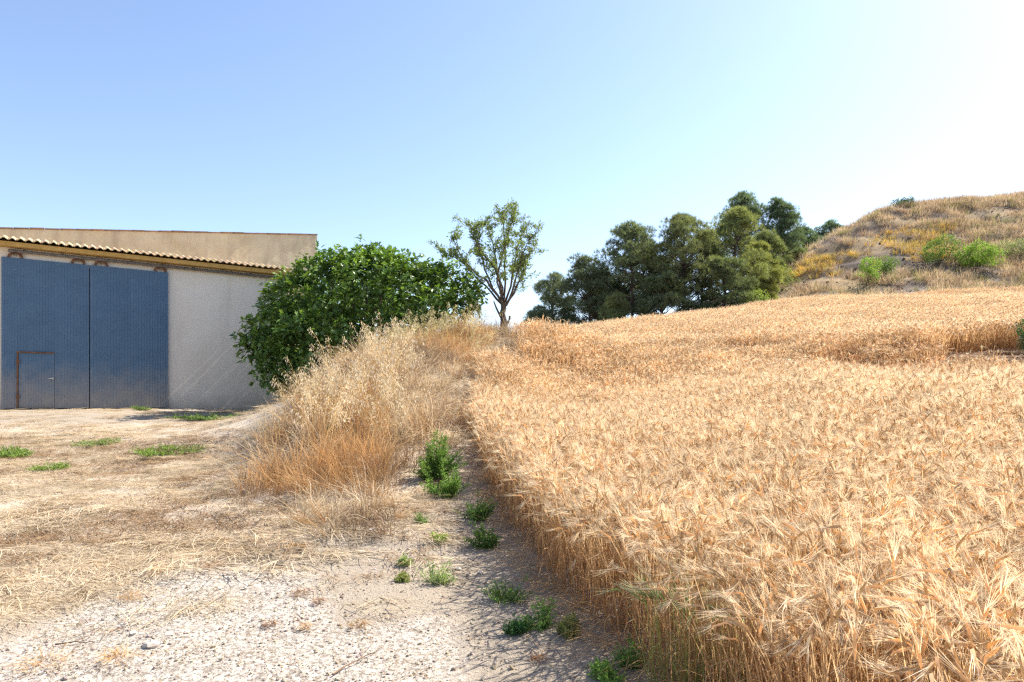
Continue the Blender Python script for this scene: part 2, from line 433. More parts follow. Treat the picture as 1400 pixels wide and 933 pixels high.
def jgrid(x0, x1, y0, y1, st, jit=.9, r=rng):
    X, Y = np.meshgrid(np.arange(x0, x1, st), np.arange(y0, y1, st))
    X = X.ravel() + (r.random(X.size) - .5) * st * jit; Y = Y.ravel() + (r.random(Y.size) - .5) * st * jit
    return X, Y
def in_view(x, y, m=1.0):
    """keep what the photograph's surroundings could show, with a wide margin to the sides"""
    return np.abs(x) < .768 * np.maximum(y, 0) + 2.0 + m

# ------------------------------------------------------------------ barley
def barley_patch(n, size, seed, wmul=1.0, awns=12, h0=.70, leaves=1, col_mul=(1, 1, 1), droop=1.0):
    r = np.random.default_rng(seed); g = G(); cm = np.array(col_mul)
    b = np.c_[(r.random((n, 2)) - .5) * size, np.zeros(n)]
    h = h0 * (1 + r.normal(0, .09, n)); az = r.normal(-2.3, 1.1, n)
    lean = np.c_[np.cos(az), np.sin(az), np.zeros(n)]; la = np.abs(r.normal(.10, .08, n))
    K = 5; t = np.linspace(0, 1, K)
    P = b[:, None] + lean[:, None] * (la * h)[:, None, None] * (t ** 2)[None, :, None] * 1.6
    P[..., 2] += h[:, None] * t
    W = np.full((n, K), .0042) * wmul; W[:, -1] *= .6
    side = np.c_[r.normal(size=(n, 2)), np.zeros(n)]
    V, f = ribbon(P, W, side)
    sv = (.80 + .4 * r.random(n))[:, None, None]
    c0 = np.array([.50, .26, .10]); c1 = np.array([.73, .525, .29])
    cc = (c0 + (c1 - c0) * (t ** .8)[None, :, None]) * sv * cm
    g.add(V, f, np.repeat(cc, 2, 1).reshape(-1, 3))
    # neck and ear
    ang = np.clip(r.normal(1.25, .55, n) * droop, .15, 2.5)
    top = P[:, -1]; up = np.array([0, 0, 1.0])
    d1 = norm(lean * np.sin(ang * .5)[:, None] + up * np.cos(ang * .5)[:, None]); d2 = norm(lean * np.sin(ang)[:, None] + up * np.cos(ang)[:, None])
    el = .075 * (1 + r.normal(0, .15, n))
    e0 = top; e1 = e0 + d1 * .03; e2 = e1 + d2 * (el * .5)[:, None]; e3 = e1 + d2 * el[:, None]
    E = np.stack([e0, e1, e2, e3], 1)
    wr = np.tile(np.array([.0018, .0068, .0068, .0015]), (n, 1)) * (.5 + .5 * wmul)
    V, f = tube(E, wr, 3)
    ec = np.array([.75, .555, .325]) * (.7 + .55 * r.random((n, 1))) * cm
    g.add(V, f, np.repeat(ec, 12, 0))
    # awns
    if awns:
        m = n * awns; q = np.repeat(np.arange(n), awns)
        u = r.random(m)[:, None]
        st = e1[q] + (e3 - e1)[q] * u
        dr = norm(d2[q] + rdir(m, r) * (.16 + .2 * r.random((m, 1))) + np.array([0, 0, .05]))
        ln = (.09 + .05 * r.random(m))[:, None] * (1.1 - .3 * u)
        A = np.stack([st, st + dr * ln], 1)
        V, f = ribbon(A, np.tile(np.array([.0025, .0007]) * wmul, (m, 1)), rdir(m, r))
        ac = np.array([.92, .77, .54]) * np.repeat(.55 + .6 * r.random((n, 1)), awns, 0) * (.5 + .5 * cm)
        g.add(V, f, np.repeat(ac, 4, 0))
    # dry leaves
    if leaves:
        m = n * leaves; q = np.repeat(np.arange(n), leaves); u = .15 + .55 * r.random(m)
        st = b[q] + lean[q] * (la * h)[q, None] * (u ** 2)[:, None] * 1.6; st[:, 2] += h[q] * u
        a2 = r.random(m) * 6.283; ld = np.c_[np.cos(a2), np.sin(a2), np.zeros(m)]
        ll = .10 + .12 * r.random(m); tt = np.linspace(0, 1, 4)
        Lp = st[:, None] + ld[:, None] * (ll[:, None] * np.sin(tt * 1.6))[..., None] * .75
        Lp[..., 2] += ll[:, None] * (.6 * tt - (1.5 * r.random((m, 1)) + .3) * tt ** 2)
        V, f = ribbon(Lp, np.tile(np.array([.005, .0065, .0045, .001]) * wmul, (m, 1)), np.cross(ld, up) + rdir(m, r) * .4)
        lc = np.array([.64, .42, .21]) * (.7 + .6 * r.random((m, 1))) * cm
        g.add(V, f, np.repeat(lc, 8, 0))
    return g

near_v = [barley_patch(26, .34, 100 + k) for k in range(6)] + [barley_patch(34, .34, 120 + k, h0=.62, col_mul=(.86, .73, .60), droop=1.4) for k in range(2)]
far_v = [barley_patch(80, .7, 140 + k, wmul=2.0, awns=6) for k in range(5)] + [barley_patch(80, .7, 160 + k, wmul=2.0, awns=5, h0=.60, col_mul=(.86, .73, .60), droop=1.5) for k in range(2)]
BARE = np.array([12.3, 15.9])
def bare_d(x, y): return np.hypot((x - BARE[0]) / 2.1, (y - BARE[1]) / 1.6)
def lodged(x, y):
    """patches where the crop leans over"""
    a = 1.1 * np.exp(-((x - 8.6 + (fbm(x * .6, y * .6) - .5) * 2.5) / 1.1) ** 2) * sstep(9.3, 11.5, y) * sstep(20.5, 18, y)
    b = np.exp(-(((x - 7.4) / .5) ** 2 + ((y - 21) / .6) ** 2)) + np.exp(-(((x - 12.5) / 2.4) ** 2 + ((y - 21) / 1.2) ** 2))
    return np.clip(a + b + 1.2 * np.clip(fbm(x * .35, y * .35 + 60) - .62, 0, 1) * sstep(3, 6, x), 0, 1)
def put_barley(name, X, Y, variants, nn, label, s0):
    k = (field_in(X, Y) > .09) & (bare_d(X, Y) > 1 + .3 * (fbm(X * 2, Y * 2) - .5))
    X, Y = X[k], Y[k]; n = len(X); lo = lodged(X, Y)
    Z = height(X, Y)
    inn = sstep(.05, .5, field_in(X, Y)); sd_ = .025 + .045 * inn
    rot = np.c_[rng.normal(0, 1, n) * sd_ + lo * rng.normal(.0, .35, n), rng.normal(0, 1, n) * sd_ + lo * rng.normal(0, .35, n), rng.normal(0, .7, n)]
    hmod = .84 + .34 * fbm(X * .5 + 3, Y * .5)
    sc = np.c_[np.full(n, s0), np.full(n, s0), hmod * (1 - .22 * lo) * (1 + rng.normal(0, .05, n))]
    nm = len(variants) - nn
    idx = np.where(rng.random(n) < np.clip(lo * .75 + .03 + .5 * np.clip(fbm(X * .25 + 40, Y * .6) - .52, 0, 1), 0, 1), nm + rng.integers(0, nn, n), rng.integers(0, nm, n))
    return scatter(name, variants, np.c_[X, Y, Z - .01], rot, sc, idx, M_BARLEY, label, 'barley')
X, Y = jgrid(-2, 16, -3, 15, .185); k = in_view(X, Y, 2) & (Y < 14.6 + rng.random(len(X)) * .8)
ye = np.arange(2.4, 16, .45); xe = edge_x(ye) + .10 + .1 * rng.random(len(ye)); k = k & ((field_in(X, Y) > .5) | (rng.random(len(X)) < .9)); X = np.r_[X[k], xe]; Y = np.r_[Y[k], ye]; k = np.ones(len(X), bool)
put_barley('barley_crop', X[k], Y[k], near_v, 2, 'ripe golden barley with drooping awned ears beside the dirt path', 1.0)
X, Y = jgrid(-2, 46, 14.4, 51, .42); k = in_view(X, Y, 4) & (Y > 14.4)
put_barley('barley_crop', X[k], Y[k], far_v, 2, 'ripe golden barley covering the far rise below the pines', 1.0)

# ------------------------------------------------------------------ dry grasses
def blades(n, seed, r0, lmin, lmax, arch, c0, c1, w=.004, lie=0.0, az0=None, azs=9.0, K=5):
    """a tuft of n arching blades growing from a disc of radius r0"""
    r = np.random.default_rng(seed); g = G()
    a = r.random(n) * 6.283; rr = r0 * np.sqrt(r.random(n))
    b = np.c_[np.cos(a) * rr, np.sin(a) * rr, np.zeros(n)]
    az = a + r.normal(0, .7, n) if az0 is None else az0 + r.normal(0, azs, n)
    d = np.c_[np.cos(az), np.sin(az), np.zeros(n)]
    ln = lmin + (lmax - lmin) * r.random(n); ac = arch * (.3 + 1.1 * r.random(n)) + lie
    t = np.linspace(0, 1, K); th = np.minimum(lie * .8 + ac[:, None] * t[None], 2.6)
    st = ln[:, None] / (K - 1)
    hx = np.cumsum(np.sin(th) * st, 1) - np.sin(th[:, :1]) * st; hz = np.cumsum(np.cos(th) * st, 1) - np.cos(th[:, :1]) * st
    P = b[:, None] + d[:, None] * hx[..., None]; P[..., 2] = np.maximum(P[..., 2] + hz, .004 + .045 * r.random((n, 1)))
    W = np.tile(np.linspace(1, .15, K), (n, 1)) * w * (.6 + .8 * r.random((n, 1)))
    V, f = ribbon(P, W, np.cross(d, [0, 0, 1]) + rdir(n, r) * .5)
    c = np.array(c0) + (np.array(c1) - np.array(c0)) * (t ** .7)[None, :, None] * (.3 + .9 * r.random((n, 1, 1)))
    g.add(V, f, np.repeat(c, 2, 1).reshape(-1, 3) * np.repeat(np.repeat(.75 + .5 * r.random((n, 1)), K, 1), 2, 1).reshape(-1, 1))
    return g

def oats(n, seed, r0=.16, h0=1.1, spik=22, c_stem=(.62, .46, .22), c_sp=(.86, .76, .54), ww=1.0):
    r = np.random.default_rng(seed); g = G()
    a = r.random(n) * 6.283; rr = r0 * np.sqrt(r.random(n)); b = np.c_[np.cos(a) * rr, np.sin(a) * rr, np.zeros(n)]
    az = a + r.normal(0, .5, n); d = np.c_[np.cos(az), np.sin(az), np.zeros(n)]
    h = h0 * (.75 + .4 * r.random(n)); la = np.abs(r.normal(.22, .14, n)); t = np.linspace(0, 1, 6)
    P = b[:, None] + d[:, None] * (la * h)[:, None, None] * (t ** 1.8)[None, :, None]; P[..., 2] += h[:, None] * (t - .12 * t ** 4)[None] * (1 - .3 * la[:, None])
    V, f = ribbon(P, np.tile(np.linspace(.0042, .0016, 6), (n, 1)) * ww, rdir(n, r) * [1, 1, .1])
    g.add(V, f, np.repeat(np.repeat(np.array([c_stem]) * (.8 + .4 * r.random((n, 1))), 6, 0), 2, 0))
    m = n * spik; q = np.repeat(np.arange(n), spik); u = .55 + .45 * r.random(m)
    st = b[q] + d[q] * (la * h)[q, None] * (u ** 1.8)[:, None]; st[:, 2] += h[q] * (u - .12 * u ** 4) * (1 - .3 * la[q])
    a2 = az[q] + r.normal(0, 1.2, m); o = np.c_[np.cos(a2), np.sin(a2), np.zeros(m)] * (.03 + .09 * r.random((m, 1))) * (1.3 - u)[:, None] * 1.7
    tip = st + o + np.array([0, 0, -.01]) + np.c_[np.zeros((m, 2)), r.normal(.01, .02, m)]
    V, f = ribbon(np.stack([st, tip], 1), np.full((m, 2), .0014) * ww, rdir(m, r)); g.add(V, f, c_stem)
    T = np.array([[0, 0, 0], [.4, .16, .03], [1, 0, 0], [.4, -.16, .03], [.4, 0, -.1]]); fc = [[0, 1, 4], [1, 2, 4], [2, 3, 4], [3, 0, 4]]
    V, f = stamp(T, fc, tip, norm(np.c_[o[:, :2] * 3, np.full(m, -.9)] + rdir(m, r) * .4), rdir(m, r), (.022 + .012 * r.random(m)) * (.6 + .4 * ww))
    g.add(V, f, np.repeat(np.array([c_sp]) * (.8 + .35 * r.random((m, 1))), 5, 0))
    return g

ORG0, ORG1 = (.36, .19, .075), (.68, .44, .20)
TAN0, TAN1 = (.36, .25, .13), (.66, .52, .32)
BRN0, BRN1 = (.15, .095, .06), (.38, .25, .15)
WHT0, WHT1 = (.44, .34, .21), (.84, .72, .52)
gv_t = ([blades(52, 200 + k, .12, .30, .70, 1.2, ORG0, ORG1, .0075) for k in range(3)]             # 0-2 orange tuft
      + [blades(46, 210 + k, .16, .30, .75, 1.8, TAN0, WHT1, .0075) for k in range(3)]             # 3-5 tan tuft
      + [oats(7, 220 + k, ww=2.0, spik=26, c_sp=(.78, .69, .52)).merge(blades(18, 225 + k, .14, .35, .75, .8, ORG0, WHT1, .007)) for k in range(4)]   # 6-9 oats
      + [blades(46, 230 + k, .26, .3, .8, .6, WHT0, WHT1, .0075, lie=1.1, az0=.3, azs=1.3) for k in range(3)]  # 10-12 lying straw
      + [blades(50, 240 + k, .22, .18, .5, 1.0, BRN0, BRN1, .007) for k in range(2)]               # 13-14 brown dead tuft
      + [oats(8, 250 + k, h0=1.0, c_stem=(.46, .42, .18), c_sp=(.72, .63, .40), ww=2.0) for k in range(2)])   # 15-16 greener oats
def bank_mask(x, y):
    left = np.interp(y, [6.5, 7.5, 8.2, 9, 10, 12, 14, 16, 18, 20, 23, 27], [-2.2, -2.9, -3.4, -3.7, -3.85, -4.45, -4.7, -4.0, -3.6, -3.4, -2.6, -1.4])
    right = edge_x(y) - np.interp(y, [6, 8, 10, 13, 20, 30], [1.5, .95, .38, -.05, -.08, -.05])
    return np.minimum(x - left, right - x)
X, Y = jgrid(-6, 3, 6.6, 29, .165)
n_ = (fbm(X * 1.1, Y * 1.1 + 77) - .5)
bm_ = bank_mask(X, Y) + n_ * .9 - .1; k = bm_ > 0; X, Y, bm_ = X[k], Y[k], bm_[k]
Z = height(X, Y); n = len(X); px, py = to_px(np.c_[X, Y, Z]); u = rng.random(n)
idx = np.full(n, 10)
nz = fbm(X * .9 + 31, Y * .9)
low = (py > 600); brownp = (nz < .47) & (px > 470)
idx = np.where(u < .36, 3 + rng.integers(0, 3, n), np.where(u < .70, 10 + rng.integers(0, 3, n), np.where(u < .88, 13 + rng.integers(0, 2, n), rng.integers(0, 3, n))))
orange = (px < 530) & (py > 520) & (py < 680) & (nz > .47); idx = np.where(orange & (u < .62), rng.integers(0, 3, n), idx)
oz = (px > 372) & (px < 545) & (Y > 10.0) & (Y < 15.6) & (X < -1.9); idx = np.where(oz & (rng.random(n) < .07 + .17 * (nz > .48)), 6 + rng.integers(0, 4, n), idx)
oz2 = (px > 530) & (px < 675) & (Y > 16.2) & (Y < 20); idx = np.where(oz2 & (rng.random(n) < .16), 15 + rng.integers(0, 2, n), idx)
idx = np.where(brownp & (rng.random(n) < .6) & (idx < 13), 13 + rng.integers(0, 2, n), idx)
mid = (py > 468) & (py < 565) & (px > 535)
idx = np.where(mid & (rng.random(n) < .65), np.where(rng.random(n) < .72, 10 + rng.integers(0, 3, n), 13), idx)
idx = np.where((Y > 20.3) & (idx < 3), 13 + rng.integers(0, 2, n), idx)
oz3 = oz2 & (idx < 15) & (u > .5); idx = np.where(oz3, rng.integers(0, 3, n), idx)
dens = np.where(bm_ < .5, .55, 1.0) * np.where(low, .75, 1.0); k = rng.random(n) < dens
X, Y, Z, idx = X[k], Y[k], Z[k], idx[k]; n = len(X)
px, py = to_px(np.c_[X, Y, Z]); sc = (.75 + .55 * rng.random(n)) * np.where(Y < 9, .75, 1.0) * np.where((px > 535) & (py > 468) & (py < 565), .92, 1.0) * (.8 + .45 * fbm(X * 1.6, Y * 1.6 + 12))
tl = np.where((idx >= 6) & (idx < 10) | (idx > 14), .2, .38)
rot = np.c_[rng.normal(0, 1, n) * tl, rng.normal(0, 1, n) * tl, np.where(idx >= 10, rng.normal(0, 1.0, n), rng.random(n) * 6.28)]
scatter('dry_bank_grass', gv_t, np.c_[X, Y, Z - .02], rot, sc, idx, M_STRAW, 'dry wild oats and straw-coloured grass covering the bank', 'grass')

# flattened straw over the yard
st_v = [blades(60, 300 + k, .3, .16, .52, .55, (.43, .33, .20), (.86, .75, .56), .0075, lie=1.02, az0=.25, azs=1.0, K=5) for k in range(4)] \
     + [blades(52, 310 + k, .28, .12, .36, .6, (.22, .13, .065), (.58, .40, .21), .008, lie=1.0, az0=.2, azs=1.6, K=5) for k in range(3)]
X, Y = jgrid(-19, 1, 3.2, 22, .18)
s_, t_ = barn_sd(X, Y); sm_ = straw_mask(X, Y) * sstep(.1, -.2, bank_mask(X, Y) - .3)
skirt = np.exp(-(((X + 1.9) / 1.3) ** 2 + ((Y - 7.1) / 1.1) ** 2))
k = in_view(X, Y, 1.5) & (t_ < -.25) & (rng.random(len(X)) < skirt * .8 + sm_ * (.15 + 1.9 * np.clip(fbm(X * 1.2, Y * 1.2 + 5) - .1, 0, 1)) * np.where(Y > 13.5, .45, 1) + .012) & (field_in(X, Y) < -.6)
X, Y = X[k], Y[k]; n = len(X); Z = height(X, Y)
idx = np.where(fbm(X * .9 + 5, Y * .9 + 50) + rng.normal(0, .08, n) > .56, 4 + rng.integers(0, 3, n), rng.integers(0, 4, n))
rot = np.c_[rng.normal(0, .05, n), rng.normal(0, .05, n), (fbm(X * .4, Y * .4 + 33) - .5) * 3.5 + rng.normal(0, .3, n)]
scatter('flattened_straw', st_v, np.c_[X, Y, Z + .002], rot, (.6 + .55 * rng.random(n))[:, None] * np.array([1, 1, .6]), idx, M_STRAW, 'flattened dry straw strewn over the yard in front of the barn', 'straw')

# gravel
def pebble(seed, sub=1):
    r = np.random.default_rng(seed)
    import bmesh
    bm = bmesh.new(); bmesh.ops.create_icosphere(bm, subdivisions=sub, radius=1)
    V = np.array([v.co[:] for v in bm.verts]); f = np.array([[v.index for v in q.verts] for q in bm.faces]); bm.free()
    V = V * (1 + r.normal(0, .16, (len(V), 1))) * np.array([1, .6 + .35 * r.random(), .4 + .3 * r.random()])
    return G().add(V, f, np.array([1, .97 - .12 * r.random(), .93 - .2 * r.random()]) * (.6 + .6 * r.random()))
peb = [pebble(400 + k) for k in range(9)]
def pebw(k):
    g = pebble(k, 2); g.C = [np.full_like(c, 1.25) for c in g.C]; return g
X, Y = jgrid(-8, 1.4, 3.3, 9.5, .034)
gm_ = gravel_mask(X, Y) * .6 + .30 * sstep(4.5, 7.5, -straw_mask(X, Y) * 9 + 8)
k = in_view(X, Y, .6) & (rng.random(len(X)) < gm_ * (.4 + 1.0 * fbm(X * 3, Y * 3))) & (field_in(X, Y) < .3)
X, Y = X[k], Y[k]; n = len(X); Z = height(X, Y)
scatter('gravel', peb, np.c_[X, Y, Z + .001], rng.normal(0, .4, (n, 3)) + np.c_[np.zeros((n, 2)), rng.random(n) * 6.3], .005 + .013 * rng.random(n) ** 3.5, rng.integers(0, 9, n), M_STONE,
        'pale limestone gravel strewn over the yard and path', 'gravel', smooth=False)

Xc, Yc = jgrid(-3.5, 1.6, 3.3, 11, .05); kc = in_view(Xc, Yc, .6) & (gravel_mask(Xc, Yc) < .6) & (field_in(Xc, Yc) < .2) & (rng.random(len(Xc)) < .45 * fbm(Xc * 2.2, Yc * 2.2 + 8)); Xc, Yc = Xc[kc], Yc[kc]; nc_ = len(Xc)
scatter('earth_crumbs', peb, np.c_[Xc, Yc, height(Xc, Yc) + .001], np.c_[rng.normal(0, .4, (nc_, 2)), rng.random(nc_) * 6.3], .005 + .018 * rng.random(nc_) ** 4, rng.integers(0, 9, nc_), M_CLOD, 'tan crumbs of dry earth on the path beside the barley', 'earth')
# loose dry bits on the bare path
X, Y = jgrid(-6, 1.5, 3.3, 11, .21); k = (rng.random(len(X)) < .22 + .35 * (X < -1.4)) & (field_in(X, Y) < .1) & in_view(X, Y, .5); X, Y = X[k], Y[k]; n = len(X)
lit = [blades(7, 330 + k, .14, .05, .2, .4, (.36, .22, .12), (.62, .46, .28), .0035, lie=1.4, azs=3, az0=0, K=4) for k in range(5)]
scatter('straw_litter', lit, np.c_[X, Y, height(X, Y) + .003], np.c_[np.zeros((n, 2)), rng.random(n) * 6.3], (.7 + .6 * rng.random(n))[:, None] * np.array([1, 1, .25]), rng.integers(0, 5, n), M_STRAW, 'thin scatter of straw bits on the bare path', 'straw')
# fallen stalks along the foot of the crop
yy = np.linspace(3.0, 13, 300) + rng.normal(0, .05, 300); xx = edge_x(yy) + rng.normal(-.02, .12, 300) + .08
fall = [blades(9, 340 + k, .1, .25, .55, .9, (.42, .25, .10), (.70, .48, .22), .005, lie=.75, az0=3.3, azs=.7) for k in range(4)]
scatter('fallen_barley_straw', fall, np.c_[xx, yy, height(xx, yy)], np.c_[np.zeros((300, 2)), rng.normal(0, .5, 300)], .6 + .5 * rng.random(300), rng.integers(0, 4, 300), M_STRAW, 'bent dry stalks leaning out of the crop edge over the path', 'straw')

# hill grass
hv = [blades(46, 350 + k, .5, .35, .8, 1.2, c[0], c[1], .03) for k, c in enumerate([((.46, .34, .2), (.70, .56, .37)), ((.42, .31, .19), (.66, .52, .36)), ((.46, .29, .06), (.68, .47, .12)), ((.36, .28, .06), (.54, .44, .12)), (BRN0, BRN1), ((.2, .2, .07), (.36, .33, .14))])]
X, Y = jgrid(16, 70, 51, 90, .46); Z = height(X, Y); px, py = to_px(np.c_[X, Y, Z])
fi_ = field_in(X, Y); tn = fbm(X * .22, Y * .22); tn2 = fbm(X * .5 + 8, Y * .16 + Z * .3)
bare = (tn2 < .43)
skyl = np.interp(px, [a[0] for a in HILL], [a[1] for a in HILL]); rel = np.clip((py - skyl) / np.maximum(398 - skyl, 10), 0, 1)
bare |= (px > 1050) & (px < 1180) & (rel > .60) & (tn < .60)
bare |= (px > 1170) & (rel > .12) & (rel < .2) & (tn2 < .56)
k = (fi_ < -.4) & (px > 1020) & (px < 1560) & ~(bare & (rng.random(len(X)) < .93))
X, Y, Z, px, py, tn = X[k], Y[k], Z[k], px[k], py[k], tn[k]; n = len(X); u = rng.random(n)
# height up the slope between the field and the skyline
skyl = np.interp(px, [a[0] for a in HILL], [a[1] for a in HILL]); rel = np.clip((py - skyl) / np.maximum(398 - skyl, 10), 0, 1)
yel = (rel > .25) & (rel < .75) & (px < 1300) & (u < .8)
idx = np.where(yel, np.where(rng.random(n) < .6, 2, 3), np.where(u < .60, rng.integers(0, 2, n), np.where(u < .75, 5, np.where(u < .88, 4, 1))))
rot = np.c_[rng.normal(0, .15, (n, 2)), rng.random(n) * 6.28]
Xr = 18 + rng.random(2600) * 46; Yr = 52 + rng.random(2600) * 30; kr = (fbm(Xr * .5 + 8, Yr * .16 + height(Xr, Yr) * .3) < .47) & (field_in(Xr, Yr) < -1); Xr, Yr = Xr[kr], Yr[kr]; nr_ = len(Xr)
scatter('hill_rubble', peb, np.c_[Xr, Yr, height(Xr, Yr) + .03], np.c_[rng.normal(0, .4, (nr_, 2)), rng.random(nr_) * 6.3], .05 + .16 * rng.random(nr_) ** 3, rng.integers(0, 9, nr_), M_RUBBLE, 'brown broken rock scattered over the bare ledges of the hill', 'rubble')
scatter('hill_grass', hv, np.c_[X, Y, Z - .05], rot, .6 + .7 * rng.random(n), idx, M_STRAW, 'dry tan and ochre grass covering the hillside', 'grass')

# ------------------------------------------------------------------ barn
def W(s, t, z): # barn frame -> world
    p = BP0 + BU * s + BN * t; return (p[0], p[1], z)
def bverts(V):
    V = np.asarray(V, float); p = BP0[None] + V[:, 0:1] * BU[None] + V[:, 1:2] * BN[None]
    return np.c_[p, V[:, 2]]
def bbox(g, s0, s1, t0, t1, z0, z1, col=(1, 1, 1)):
    V, f = boxv(s0, s1, t0, t1, z0, z1); return g.add(bverts(V), f, col)
def plaster_mat():
    m, nt = new_mat('pale_plaster'); ge = N(nt, 'ShaderNodeNewGeometry'); ob = ge.outputs['Position']
    mp = N(nt, 'ShaderNodeMapping'); L(nt, ob, mp.inputs[0]); mp.inputs['Scale'].default_value = (1, 1, .12)
    c = ramp(nt, noise(nt, .8, 5, .6, ob), [(.25, (.66, .595, .505)), (.75, (.74, .675, .585))])
    c = mixc(nt, ramp(nt, noise(nt, 3.0, 5, .65, mp.outputs[0]), [(.52, 0.0), (.78, .5)]), c, (.52, .455, .375))
    sx = N(nt, 'ShaderNodeSeparateXYZ'); L(nt, ob, sx.inputs[0])
    h = mathn(nt, 'SUBTRACT', sx.outputs[2], mathn(nt, 'MULTIPLY', noise(nt, 2.5, 5, .65, ob), .9))
    d = N(nt, 'ShaderNodeMapRange'); L(nt, h, d.inputs[0])
    for i, v in ((1, FLOOR - .5), (2, FLOOR + .15), (3, .6), (4, 0.0)): d.inputs[i].default_value = v
    c = mixc(nt, d.outputs[0], c, (.36, .29, .22))
    p = N(nt, 'ShaderNodeBsdfPrincipled', Roughness=.95); p.inputs['Specular IOR Level'].default_value = .1; L(nt, c, p.inputs['Base Color'])
    b = N(nt, 'ShaderNodeBump', Strength=.12, Distance=.03); L(nt, noise(nt, 4, 3, .5, ob), b.inputs['Height']); L(nt, b.outputs[0], p.inputs['Normal'])
    o = N(nt, 'ShaderNodeOutputMaterial'); L(nt, p.outputs[0], o.inputs[0]); return m
M_PLASTER = plaster_mat()
def tallwall_mat():
    m, nt = new_mat('ochre_plaster'); tc = N(nt, 'ShaderNodeTexCoord'); ob = tc.outputs['Object']
    mp = N(nt, 'ShaderNodeMapping'); L(nt, ob, mp.inputs[0]); mp.inputs['Scale'].default_value = (1, 1, .25)
    c = ramp(nt, noise(nt, .9, 6, .62, ob), [(.3, (.48, .395, .265)), (.7, (.64, .55, .395))])
    c = mixc(nt, ramp(nt, noise(nt, 2.2, 5, .6, mp.outputs[0]), [(.5, 0.0), (.75, .55)]), c, (.27, .21, .15))
    p = N(nt, 'ShaderNodeBsdfPrincipled', Roughness=.95); L(nt, c, p.inputs['Base Color']); p.inputs['Specular IOR Level'].default_value = .1
    b = N(nt, 'ShaderNodeBump', Strength=.5, Distance=.12); L(nt, noise(nt, 1.4, 3, .5, ob), b.inputs['Height'])
    b2 = N(nt, 'ShaderNodeBump', Strength=.35, Distance=.02); L(nt, noise(nt, 25, 4, .6, ob), b2.inputs['Height']); L(nt, b.outputs[0], b2.inputs['Normal'])
    L(nt, b2.outputs[0], p.inputs['Normal'])
    o = N(nt, 'ShaderNodeOutputMaterial'); L(nt, p.outputs[0], o.inputs[0]); return m
def door_mat():
    m, nt = new_mat('blue_sheet_metal'); tc = N(nt, 'ShaderNodeTexCoord'); ob = tc.outputs['Object']
    c = ramp(nt, noise(nt, 1.6, 5, .6, ob), [(.3, (.080, .140, .215)), (.7, (.105, .175, .26))])
    ge = N(nt, 'ShaderNodeNewGeometry'); ob = ge.outputs['Position']; sx = N(nt, 'ShaderNodeSeparateXYZ'); L(nt, ob, sx.inputs[0])
    h = mathn(nt, 'SUBTRACT', sx.outputs[2], mathn(nt, 'MULTIPLY', noise(nt, 3.0, 5, .6, ob), 1.5))
    dirt = N(nt, 'ShaderNodeMapRange'); L(nt, h, dirt.inputs[0])
    for i, v in ((1, FLOOR - .9), (2, FLOOR + .75), (3, .7), (4, 0.0)): dirt.inputs[i].default_value = v
    c = mixc(nt, dirt.outputs[0], c, (.38, .32, .25))
    sc_ = ramp(nt, noise(nt, 14, 5, .7, ob), [(.66, 0.0), (.72, .5)]); c = mixc(nt, sc_, c, (.24, .30, .36))
    p = N(nt, 'ShaderNodeBsdfPrincipled', Roughness=.72); L(nt, c, p.inputs['Base Color']); p.inputs['Specular IOR Level'].default_value = .2
    o = N(nt, 'ShaderNodeOutputMaterial'); L(nt, p.outputs[0], o.inputs[0]); return m
M_TALL = tallwall_mat(); M_DOOR = door_mat()
M_RUST = solid_mat('rusty_iron', [(.35, (.10, .045, .025)), (.7, (.22, .11, .055))], 9, .9, .3, 40)
M_RAIL = solid_mat('dark_rail_steel', [(.35, (.10, .09, .085)), (.7, (.20, .18, .165))], 6, .7, .2, 40)
M_OCHRE = solid_mat('ochre_eave_board', [(.3, (.40, .23, .06)), (.7, (.54, .34, .11))], 5, .85, .15, 30)
M_TILE = solid_mat('clay_tile', [(.3, (.46, .32, .17)), (.7, (.64, .49, .30))], 5, .9, .2, 30, attr=True)
M_BRICK = solid_mat('coping_brick', [(.3, (.17, .10, .075)), (.7, (.33, .20, .14))], 6, .95, .3, 30, attr=True)
M_GALV = solid_mat('handle_steel', [(.3, (.35, .34, .33)), (.7, (.5, .49, .47))], 9, .4, .1, 40, metal=.7)
S0, S1 = -6.2, 8.62; DOORTOP = FLOOR + 4.63; EAVE = 6.32
barn = thing('barn', W(3, 0, FLOOR), 'low white barn with tiled eave and tall blue corrugated sliding doors', 'barn')
bl = tuple(barn.location)
def bpart(g, name, mat, smooth=False, parent=barn):
    o = build(g, name, mat, None, smooth); o.parent = barn; o.matrix_parent_inverse = barn.matrix_world.inverted()
    return o
bpy.context.view_layer.update()
def part_of(g, name, mat, parent, smooth=False):
    o = build(g, name, mat, None, smooth)
    if parent is barn: loc = np.array(bl)
    else: loc = np.array(parent.matrix_world.translation)
    o.location = (0, 0, 0); o.parent = parent
    from mathutils import Matrix
    o.matrix_parent_inverse = Matrix.Translation(-Vector(loc))
    return o
def centred(g, name, mat, parent, smooth=False):
    """a part whose own origin is at the base of its shape, placed in world coordinates under parent"""
    V = np.concatenate(g.V); c = np.r_[(V[:, :2].min(0) + V[:, :2].max(0)) / 2, V[:, 2].min()]
    o = build(g, name, mat, None, smooth, loc=tuple(c))
    pl = np.array(parent['_w'] if '_w' in parent else bl)
    o.parent = parent; o.location = tuple(c - pl)
    return o
